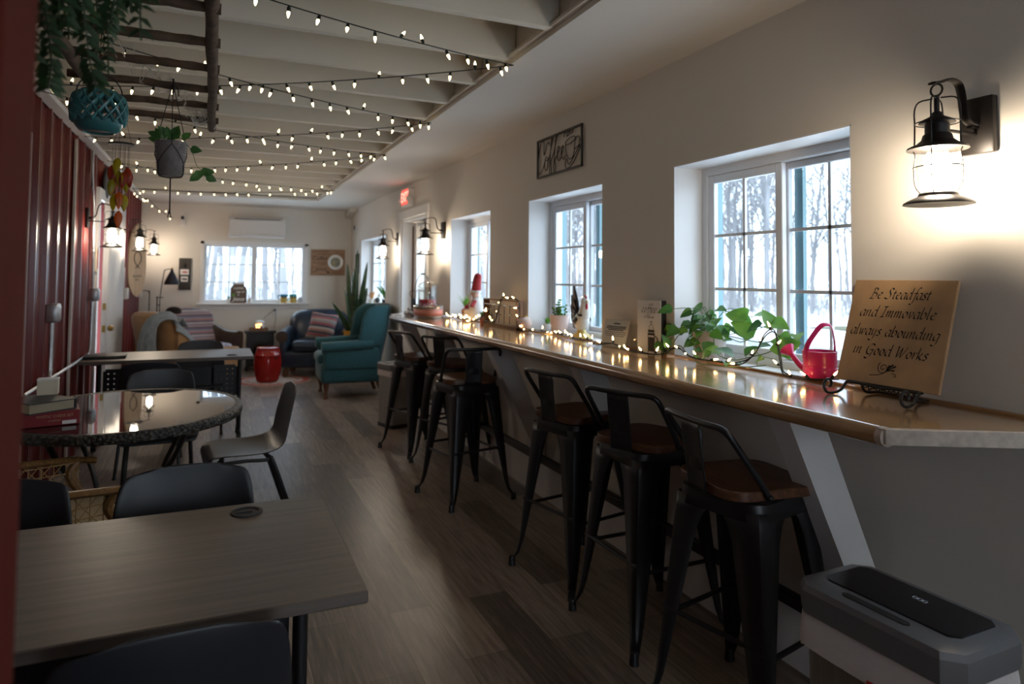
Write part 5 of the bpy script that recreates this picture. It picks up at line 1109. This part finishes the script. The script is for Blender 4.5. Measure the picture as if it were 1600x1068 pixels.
b.tube([(-.31, -.03, .03), (.31, -.03, .03)], .003, n=5, k=1); b.tube([(-.31, -.03, .165), (.31, -.03, .165)], .003, n=5, k=1); b.obj('wire_lettering', 'iron', t)
potlet('small leafy pot tucked behind the left end of the coffee crate', 1.99, 5.13, za, .03, .05, 'clay', tuft('leafd', 14, .09, .022, .6, 16))
t = T('round_candle', 'round amber glass votive at the right end of the coffee crate', 'candle', (1.985, 4.31, za)); B().sph((0, 0, .05), (.05, .05, .05), 16).obj('glass_globe', 'bisque', t); B().cyl((0, 0, .09), (0, 0, .105), .018).obj('rim', 'brass', t)
# santa figure
t = T('santa_doll', 'santa doll in a tall leaning red hat standing in the window', 'figurine', (2.06, 5.48, za), -100); t.scale = (.95, .95, .84)
b = B(); b.lathe([(0, 0), (.075, 0), (.08, .03), (.07, .12), (.055, .19), (.035, .23), (0, .24)], n=20); b.obj('coat', 'fluff', t)
b = B(); b.sph((-.03, -.045, .12), (.05, .04, .05), 12); b.tube([(-.05, -.02, .20), (-.08, -.05, .15), (-.05, -.085, .11)], .02, n=8); b.tube([(.05, -.02, .20), (.085, -.05, .15)], .02, n=8); b.obj('sleeve', 'santa', t)
b = B(); b.sph((0, -.01, .265), (.042, .04, .045), 14); hd = b.obj('head', 'skin', t)
b = B(); b.lathe([(.0, .285), (.05, .285), (.053, .30), (.045, .312), (0, .315)], (0, 0, 0), 16); b.sph((-.005, -.045, .235), (.032, .02, .05), 10); b.obj('beard', 'fluff', hd)
b = B(); b.tube([(0, 0, .30), (.02, 0, .35), (.055, 0, .41), (.08, 0, .445)], lambda q: .046-.010*q, n=14); b.sph((.081, 0, .447), .036, 10); b.obj('hat', 'santa', hd)
b = B(); b.sph((-.016, -.048, .272), (.005, .004, .005), 6); b.sph((.016, -.048, .272), (.005, .004, .005), 6); b.obj('eyes', 'ink', hd); B().sph((0, -.052, .262), .008, 8).obj('nose', 'skin', hd)
t = T('snowman_figurine', 'small white snowman figurine in front of the santa doll', 'figurine', (1.985, 5.50, za), -80); b = B(); b.sph((0, 0, .035), .036, 12); b.sph((0, 0, .085), .027, 12); b.obj('body', 'fluff', t); B().lathe([(.03, .1), (.03, .104), (.018, .104), (.016, .13), (0, .13)], n=12).obj('hat', 'santa', t); B().cyl((0, -.026, .086), (0, -.045, .084), .004, .001, 6).obj('nose', 'orange', t)
potlet('spiky bright green plant in a small terracotta pot left of the santa', 2.09, 5.80, za, .045, .08, 'clay', tuft('leafl', 26, .19, .016, .55, 18))
# oval tub with glass jar etc.
t = T('oval_tub', 'oval galvanised tub with a dusty pink band at the far counter end', 'tub', (1.80, 6.02, za), 82)
b = B(); b.lathe([(0, 0), (.19, 0), (.205, .02), (.215, .10), (.22, .105), (.213, .108), (.20, .03), (0, .02)], n=36, sx=1, sy=.62); b.obj('tub_body', 'galv', t)
b = B(); b.lathe([(0, .06), (.202, .06)], n=36, sx=1, sy=.62); b.obj('wood_filler', 'crate', t)
b = B(); b.lathe([(.2075, .022), (.215, .08)], n=36, sx=1, sy=.62); b.obj('pink_band', 'pinkband', t, mods=[SOL(.002)])
for s_ in (-1, 1): b = B(); b.tube([(s_*.215, -.035, .095), (s_*.245, -.03, .12), (s_*.25, 0, .13), (s_*.245, .03, .12), (s_*.215, .035, .095)], .006, n=6); b.obj('handle', 'galv', t)
t = T('glass_jar', 'lidded clear glass jar with red filling standing in the oval tub', 'jar', (1.80, 6.05, za+.063))
b = B(); b.lathe([(0, 0), (.085, 0), (.088, .01), (.088, .20), (.085, .215), (.082, .20), (.082, .012), (0, .012)], n=28); b.obj('jar_body', 'jarglass', t)
b = B(); b.lathe([(.092, .215), (.094, .225), (.08, .245), (.04, .262), (.018, .27), (.014, .285), (.024, .30), (.016, .318), (0, .32)], n=28); b.obj('lid', 'jarglass', t)
B().lathe([(0, .014), (.078, .014), (.078, .10), (0, .10)], n=24).obj('filling', 'redliq', t)
t = T('wire_basket', 'thin wire basket with hooped handle beside the glass jar', 'basket', (1.86, 6.42, za))
b = B(); b.tube([(.07*math.cos(a*PI/8), .07*math.sin(a*PI/8), .10) for a in range(16)], .003, n=5, k=1, closed=True); b.tube([(.055*math.cos(a*PI/8), .055*math.sin(a*PI/8), .004) for a in range(16)], .003, n=5, k=1, closed=True)
for a in range(10): b.tube([(.055*math.cos(a*PI/5), .055*math.sin(a*PI/5), .004), (.07*math.cos(a*PI/5), .07*math.sin(a*PI/5), .10)], .002, n=4, k=1)
b.obj('basket_wires', 'iron', t); b = B(); b.tube([(-.07, 0, .10), (-.075, 0, .26), (-.04, 0, .37), (0, 0, .40), (.04, 0, .37), (.075, 0, .26), (.07, 0, .10)], .003, n=6); b.tube([(-.02, 0, .398), (.02, 0, .398)], .008, n=8, k=1); b.obj('handle', 'iron', t)
t = T('gift_tag', 'small black tag hanging on a wire beside the glass jar', 'tag', (1.735, 6.30, za)); B().box((0, 0, .12), (.045, .004, .085), rot=(0, 0, R(20))).obj('tag_card', 'ink', t, smooth=False); b = B(); b.tube([(0, 0, .16), (-.03, .01, .20), (-.02, .01, .235), (.03, 0, .23)], .0025, n=5); b.tube([(0, 0, .08), (0, 0, .0)], .003, n=5, k=1); B_ = b.obj('wire', 'iron', t); B().lathe([(0, 0), (.03, 0), (.03, .005), (0, .005)], n=14).obj('base', 'iron', t)
t = T('ornament_cluster', 'cluster of silver bauble ornaments left of the oval tub', 'ornament', (1.70, 6.35, za)); rn = random.Random(2)
for i, (x, y, z, r) in enumerate(((0, 0, .025, .025), (.04, .02, .02, .02), (-.01, .045, .022, .022), (.015, .02, .06, .02))): B().sph((x, y, z), r, 12).obj('bauble', 'galv', t)
t = T('bottle', 'dark bottle with red label behind the glass jar by the door', 'bottle', (1.975, 6.55, za)); B().lathe([(0, 0), (.035, 0), (.036, .14), (.03, .17), (.013, .20), (.012, .25), (0, .25)], n=18).obj('bottle_body', 'blackgloss', t); B().lathe([(.0368, .03), (.0368, .12)], n=18).obj('label', 'redband', t); B().cyl((0, 0, .25), (0, 0, .27), .014).obj('cap', 'redband', t)
# fairy lights along the counter
t = T('fairy_lights', 'warm fairy lights on dark green wire winding along the counter', 'string lights', (0, 0, 0))
P = [(1.93, 5.86, 1.062), (1.99, 5.70, 1.07), (1.93, 5.58, 1.075), (1.97, 5.42, 1.062), (1.93, 5.36, 1.068), (1.96, 5.26, 1.06), (1.90, 5.14, 1.065), (1.925, 5.0, 1.10), (1.925, 4.86, 1.17), (1.925, 4.74, 1.075), (1.925, 4.64, 1.18), (1.925, 4.58, 1.262), (1.95, 4.48, 1.268), (1.97, 4.385, 1.25), (1.975, 4.37, 1.15), (1.94, 4.30, 1.08), (1.96, 4.20, 1.062), (2.02, 4.08, 1.062), (2.02, 3.88, 1.062), (1.99, 3.72, 1.065), (1.95, 3.52, 1.062), (1.95, 3.36, 1.072), (1.90, 3.2, 1.062), (1.925, 3.08, 1.078), (1.91, 2.95, 1.062), (1.89, 2.8, 1.062), (1.93, 2.68, 1.064), (1.98, 2.60, 1.10), (1.94, 2.46, 1.075), (1.97, 2.32, 1.07), (1.98, 2.2, 1.07), (1.985, 2.12, 1.12), (1.99, 2.06, 1.20), (1.98, 2.0, 1.215), (1.97, 1.97, 1.13), (1.95, 1.93, 1.07), (1.955, 1.86, 1.062), (1.97, 1.78, 1.07), (2.01, 1.735, 1.075)]
b = B(); b.tube(P, .0028, n=5, k=5); b.tube([(p[0]+.008*math.sin(i*1.7), p[1], p[2]+.006+.006*math.cos(i*2.3)) for i, p in enumerate(P)], .0026, n=5, k=5); b.obj('wire', 'wire', t)
S_ = smooth_path(P, 10); rn = random.Random(11); acc = 0; nb = 0; mesh = None; msock = None
bq = B(); bq.lathe([(0, .023), (.0014, .020), (.0034, .011), (.0040, .005), (.003, .0), (0, 0)], n=8); proto = bq.obj('bulb', 'fairy', t); bq = B(); bq.lathe([(.0045, .0), (.0055, -.004), (.0045, -.014), (0, -.014)], n=8); psock = bq.obj('socket', 'wire', proto)
first = True
for a, c in zip(S_, S_[1:]):
    acc += (c-a).length; step = .072 if a.y < 5.1 else .034
    if acc > step and nb < 92:
        acc = 0; nb += 1
        if first: o = proto; first = False
        else:
            o = proto.copy(); C.objects.link(o); o.parent = t; q = psock.copy(); C.objects.link(q); q.parent = o
        d = Vector((rn.uniform(-1, .3), rn.uniform(-1, 1), rn.uniform(-.05, 1))).normalized(); o.location = a+d*.016+Vector((rn.uniform(-.02, .008) if a.y > 5.1 else rn.uniform(-.01, 0), 0, .004)); o.rotation_euler = d.to_track_quat('Z', 'Y').to_euler()

# ------------------------------------------------------------------ string lights under the joists
def make_string(label, pts, seed, sag=.05, step=.125, r=.0028):
    t = T('string_lights', label, 'string lights', (0, 0, 0), group='warm string lights zigzagging below the joists')
    P = []
    for i, (a, c) in enumerate(zip(pts, pts[1:])):
        a, c = Vector(a), Vector(c)
        for k in range(24):
            q = k/24; p = a.lerp(c, q); p.z -= sag*4*q*(1-q); P.append(p)
    P.append(Vector(pts[-1])); b = B(); b.tube(P, r, n=5, k=1); b.obj('wire', 'wire', t)
    rn = random.Random(seed); acc = 0; first = True; o0, s0 = BP
    for a, c in zip(P, P[1:]):
        L = (c-a).length; x = 0
        while acc+L-x >= step:
            x += step-acc; acc = 0; p = a.lerp(c, x/L)
            o = o0.copy(); C.objects.link(o); o.parent = t; q = s0.copy(); C.objects.link(q); q.parent = o
            up = rn.random() < .2; d = Vector((rn.uniform(-.5, .5), rn.uniform(-.4, .4), .7 if up else -1)).normalized()
            o.location = p+d*.022; o.rotation_euler = d.to_track_quat('Z', 'Y').to_euler()
        acc += L-x
    return t
bq = B(); bq.lathe([(0, .026), (.0024, .0235), (.006, .010), (.0066, .004), (.005, 0), (0, 0)], n=10); o0 = bq.obj('bulb', 'bulb'); bq = B(); bq.lathe([(.006, .001), (.0075, 0), (.007, -.014), (.0045, -.02), (0, -.02)], n=8); s0 = bq.obj('socket', 'wire'); BP = (o0, s0)
zt = 2.465; RX = 1.325; LXX = XL+.07
make_string('nearest string of warm bulbs, hooked at the tray edge closest to us', [(LXX, 2.13, zt), (RX, 3.035, zt), (LXX, 4.45, zt)], 1)
make_string('second string of warm bulbs, its hook above the coffee wire sign', [(LXX, 3.12, zt), (RX, 4.42, zt), (LXX, 6.0, zt)], 2)
make_string('third string of warm bulbs, its hook level with the crate on the counter', [(LXX, 4.62, zt), (RX, 5.75, zt), (LXX, 7.55, zt)], 3)
make_string('farthest string of warm bulbs, hooked just before the flat far ceiling', [(LXX, 7.2, zt), (RX, 8.45, zt), (LXX, 9.4, zt), (-.85, 10.4, 2.45), (-.56, 10.9, 2.24)], 4, sag=.035, step=.14)
for o in (s0, o0): bpy.data.objects.remove(o)

# ------------------------------------------------------------------ hanging ladder and plants
t = T('branch_ladder', 'rustic branch ladder hung flat below the joists on the left', 'ladder', (0, 0, 0))
zl = 2.185; rn = random.Random(31)
def branch(p, q, r, nm):
    p, q = Vector(p), Vector(q); P = [p.lerp(q, i/8)+Vector((rn.uniform(-1, 1), rn.uniform(-1, 1), rn.uniform(-1, 1)))*r*.22*(0 if i in (0, 8) else 1) for i in range(9)]
    b = B(); b.tube(P, lambda s_: r*(1+.08*math.sin(s_*40)), n=9, k=3); return b.obj(nm, 'branch', t)
branch((-.025, 1.05, zl+.02), (-.03, 3.86, zl+.0), .020, 'rail'); branch((-.52, 1.05, zl+.02), (-.46, 3.80, zl), .022, 'rail')
for y in (1.48, 1.80, 2.11, 2.43, 2.745, 3.055, 3.375, 3.68): branch((-.54, y+.015, zl+.012), (.0, y+.02, zl+.008), .0155, 'rung')
b = B()
for x in (-.03, -.49):
    for y in (1.6, 3.5): b.tube([(x, y, zl+.02), (x, y, 2.52)], .004, n=6, k=1)
b.obj('hanging_cord', 'strap', t)
t = T('fairy_lights', 'unlit white mini lights tangled round the branch ladder', 'string lights', (0, 0, 0))
b = B(); P = [(-.44, 2.44, zl+.02)]
for i in range(60): q = i/59; P.append((-.40+.36*q+.03*math.sin(i*1.3), 2.45+1.28*q+.10*math.sin(i*.9), zl+.03+.035*math.sin(i*2.1)))
for i in range(30): P.append((-.18+.14*abs(math.sin(i*1.9)), 3.66+.06*math.sin(i*2.7), zl+.02+.04*math.sin(i*1.4)))
b.tube(P, .0016, n=4, k=3); b.obj('wire', 'wirew', t)
mb = B().cyl((0, 0, 0), (0, 0, .02), .0035, .002, 6).obj('mini_bulb', 'wirew', t)
for i in range(0, len(P), 2):
    o = mb if i == 0 else mb.copy(); o.location = P[i]; o.rotation_euler = Vector((rn.uniform(-1, 1), rn.uniform(-1, 1), rn.uniform(-1, .4))).to_track_quat('Z', 'Y').to_euler()
    if i: C.objects.link(o); o.parent = t
# turquoise lattice lantern pot
t = T('lattice_pot', 'turquoise lattice ceramic hanging pot hooked on a branch rung', 'hanging pot', (-.34, 2.43, 1.858))
b = B(); prof = [(.042, .0), (.052, .003), (.064, .018), (.069, .036)]; b.lathe([(0, .004), (.040, .004)]+prof+[(.066, .036)], n=40); b.obj('pot_base', 'turq', t); b = B(); b.lathe([(.058, .116), (.050, .130), (.046, .131), (.046, .124), (.054, .114)], n=40); b.obj('pot_rim', 'turq', t)
b = B(); NB = 15
for k in range(NB):
    for s_ in (-1, 1):
        P = []
        for i in range(12):
            z = .030+.090*i/11; r = .068+.006*math.sin(PI*(i/11)*.9+.25)-(.012 if i == 11 else 0)-.008*max(0, (i/11-.7)/.3)**2; a = 2*PI*k/NB+s_*i/11*2*PI/NB*2.2; P.append((r*math.cos(a), r*math.sin(a), z))
        b.tube(P, .0072, n=6, k=1, flat=(1, .6))
b.obj('lattice', 'turq', t)
b = B(); b.tube([(.062*math.cos(a), 0, .12+.062*math.sin(a)) for a in [PI*i/12 for i in range(13)]], .0022, n=6, k=1); b.obj('bail_handle', 'iron', t)
b = B()
for q in (-.005, .005): b.tube([(q, 0, .185), (q*1.4, 0, .30), (q*.6, 0, .355)], .0038, n=5, flat=(1, .5))
b.sph((-.004, 0, .362), (.022, .012, .010), 8); b.obj('strap', 'strap', t)
# hobnail planter
t = T('hobnail_planter', 'grey hobnail planter with round-leaved trailing plant in black cord sling', 'hanging planter', (-.172, 3.055, 1.815))
b = B(); b.lathe([(0, 0), (.042, 0), (.046, .006), (.060, .135), (.062, .14), (.056, .14), (.054, .125), (0, .12)], n=32)
for i in range(12):
    for k in range(26): z = .012+.0105*i; r = .0465+.0135*z/.135; a = 2*PI*(k+.5*(i % 2))/26; b.sph((r*math.cos(a), r*math.sin(a), z), .0026, 5)
b.obj('pot', 'conc', t)
b = B(); top = (0, 0, .385)
for k in range(3):
    a = 2*PI*k/3+.6; b.tube([top, (.062*math.cos(a), .062*math.sin(a), .145), (.0635*math.cos(a), .0635*math.sin(a), .125)], .0017, n=5, k=1)
    for s_ in (-1, 1): a2 = a+s_*PI/3; b.tube([(.0625*math.cos(a), .0625*math.sin(a), .125), (.058*math.cos((a+a2)/2), .058*math.sin((a+a2)/2), .085), (.052*math.cos(a2), .052*math.sin(a2), .05), (.047*math.cos(a2), .047*math.sin(a2), .002), (0, 0, -.006)], .0017, n=5, k=3)
b.tube([(0, 0, -.005), (.001, 0, -.15)], .003, n=6, k=1); b.tube([(0, 0, .34), (.004, 0, .37), (0, 0, .40)], .0045, n=6)
for q in (-.006, .006): b.tube([(0, 0, -.13), (q, 0, -.165)], .0018, n=4, k=1)
b.tube([(0, 0, .385), (.018, 0, .36), (.022, 0, .33)], .0022, n=5); b.obj('cord_sling', 'cord', t)
bl, bs = B(), B(); rn = random.Random(6)
for i in range(13):
    a = rn.uniform(0, 6.28); p = (.045*math.cos(a), .045*math.sin(a), rn.uniform(.14, .165)); bl.leaf(p, (math.cos(a), .4*math.sin(a)-.2, rn.uniform(.2, 1.1)), (0, -1, .35), .046, .030, heart=.8)
P = [(.05, -.01, .14), (.075, -.02, .11), (.095, -.03, .05), (.115, -.03, .03), (.13, -.03, .005)]; bs.tube(P, .0013, n=4); bs.tube([(0, 0, .14), (.004, 0, .185)], .002, n=4, k=1)
for p, d in (((.07, -.02, .115), (.9, -.3, -.1)), ((.11, -.03, .03), (-.3, -.3, -1)), ((.112, -.03, .032), (1, -.2, -.5)), ((.12, -.03, .02), (1, -.3, .2)), ((.13, -.03, .006), (.9, 0, -.3)), ((.105, -.03, .01), (-.5, -.3, -.4))): bl.leaf(p, d, (0, -1, .1), .044, .034, heart=.7)
bl.obj('foliage', 'leafd', t); bs.obj('stems', 'stem', t)
# wind chime
t = T('wind_chime', 'wind chime of amber and lime glass leaves under a black disc', 'wind chime', (-.42, 3.70, 2.035))
b = B(); b.lathe([(0, 0), (.056, 0), (.058, .004), (.056, .009), (0, .009)], n=32); b.obj('disc', 'slate', t)
b = B()
for k in range(3): a = 2*PI*k/3+.4; b.tube([(.045*math.cos(a), .045*math.sin(a), .005), (0, 0, .185)], .0009, n=4, k=1)
lf = [(-.036, -.02, -.10, 'rust'), (-.030, -.03, -.165, 'lime'), (-.008, -.04, -.065, 'lime'), (-.004, -.03, -.125, 'lime'), (.012, -.03, -.13, 'lime'), (.018, -.035, -.13, 'rust'), (.03, -.02, -.105, 'rust'), (.036, -.01, -.12, 'rust'), (-.018, -.04, -.235, 'lime'), (.0, -.042, -.225, 'amber'), (.02, -.03, -.235, 'lime'), (.002, -.045, -.315, 'amber'), (.027, .03, -.14, 'lime'), (-.03, .03, -.13, 'rust')]
for x, y, z, _ in lf: b.tube([(x, y, 0), (x, y, z)], .0007, n=3, k=1)
b.obj('chime_strings', 'cord', t)
rn = random.Random(9)
for x, y, z, m_ in lf:
    b = B(); b.leaf((x, y, z), (rn.uniform(-.12, .12), 0, -1), (rn.uniform(-.4, .4), -1, 0), .085, .034, heart=.75, droop=.0); b.obj('glass_leaf', m_, t, mods=[SOL(.004)])
# fern hanging close to the lens
t = T('hanging_fern', 'bushy dark trailing fern in a hanging basket close overhead at the left', 'hanging plant', (-.265, 1.22, 1.90))
b = B(); b.lathe([(0, -.02), (.07, -.01), (.10, .03), (.11, .08), (.105, .085), (0, .07)], n=24); b.obj('basket', 'darkwood', t)
b = B()
for k in range(3): a = 2*PI*k/3; b.tube([(.105*math.cos(a), .105*math.sin(a), .08), (0, 0, .42), (0, 0, .59)], .0015, n=4, k=1)
b.obj('hanger_chain', 'iron', t)
bl, bs = B(), B(); rn = random.Random(17)
def frond(P, ll):
    S_ = smooth_path(P, 7); bs.tube(P, .0016, n=4, k=4)
    for i, (p, q) in enumerate(zip(S_, S_[1:])):
        d = (q-p).normalized(); sd = d.cross(Vector((0, .3, 1)))
        if sd.length < .1: sd = Vector((1, 0, 0))
        sd.normalize()
        for s_ in (-1, 1): bl.leaf(p, sd*s_+d*.5+Vector((0, 0, rn.uniform(-.5, .2))), (rn.uniform(-.4, .4), -1, .5), ll*rn.uniform(.7, 1.2), ll*.5, n=3)
for i in range(64):
    a = rn.uniform(0, 6.28); r = rn.uniform(.08, .21); dr = rn.uniform(.02, .17); h = rn.uniform(.07, .11)
    P = [(.05*math.cos(a), .05*math.sin(a), .07), (.7*r*math.cos(a), .7*r*math.sin(a), h+.01), (r*math.cos(a), r*math.sin(a), h-dr*.5), (r*1.08*math.cos(a), r*1.08*math.sin(a), h-dr-.04)]; frond(P, .020)
for P in ([(.03, -.05, .06), (.06, -.09, .02), (.075, -.05, -.07), (.082, -.02, -.15), (.09, 0, -.19)], [(.0, -.06, .06), (.015, -.1, 0), (.03, -.06, -.09), (.035, -.03, -.16), (.03, -.02, -.205)], [(.05, 0, .07), (.10, .0, .05), (.11, .0, -.04), (.10, .01, -.10)], [(.02, -.05, .06), (.04, -.11, .01), (.05, -.09, -.06), (.06, -.06, -.12)], [(-.02, -.05, .06), (-.01, -.10, 0), (.0, -.07, -.09), (.012, -.04, -.17)], [(.05, -.03, .07), (.12, -.03, .06), (.17, -.03, .02), (.19, -.03, -.02)]): frond(P, .026)
bl.obj('fronds', 'leafb', t); bs.obj('stems', 'leafb', t)
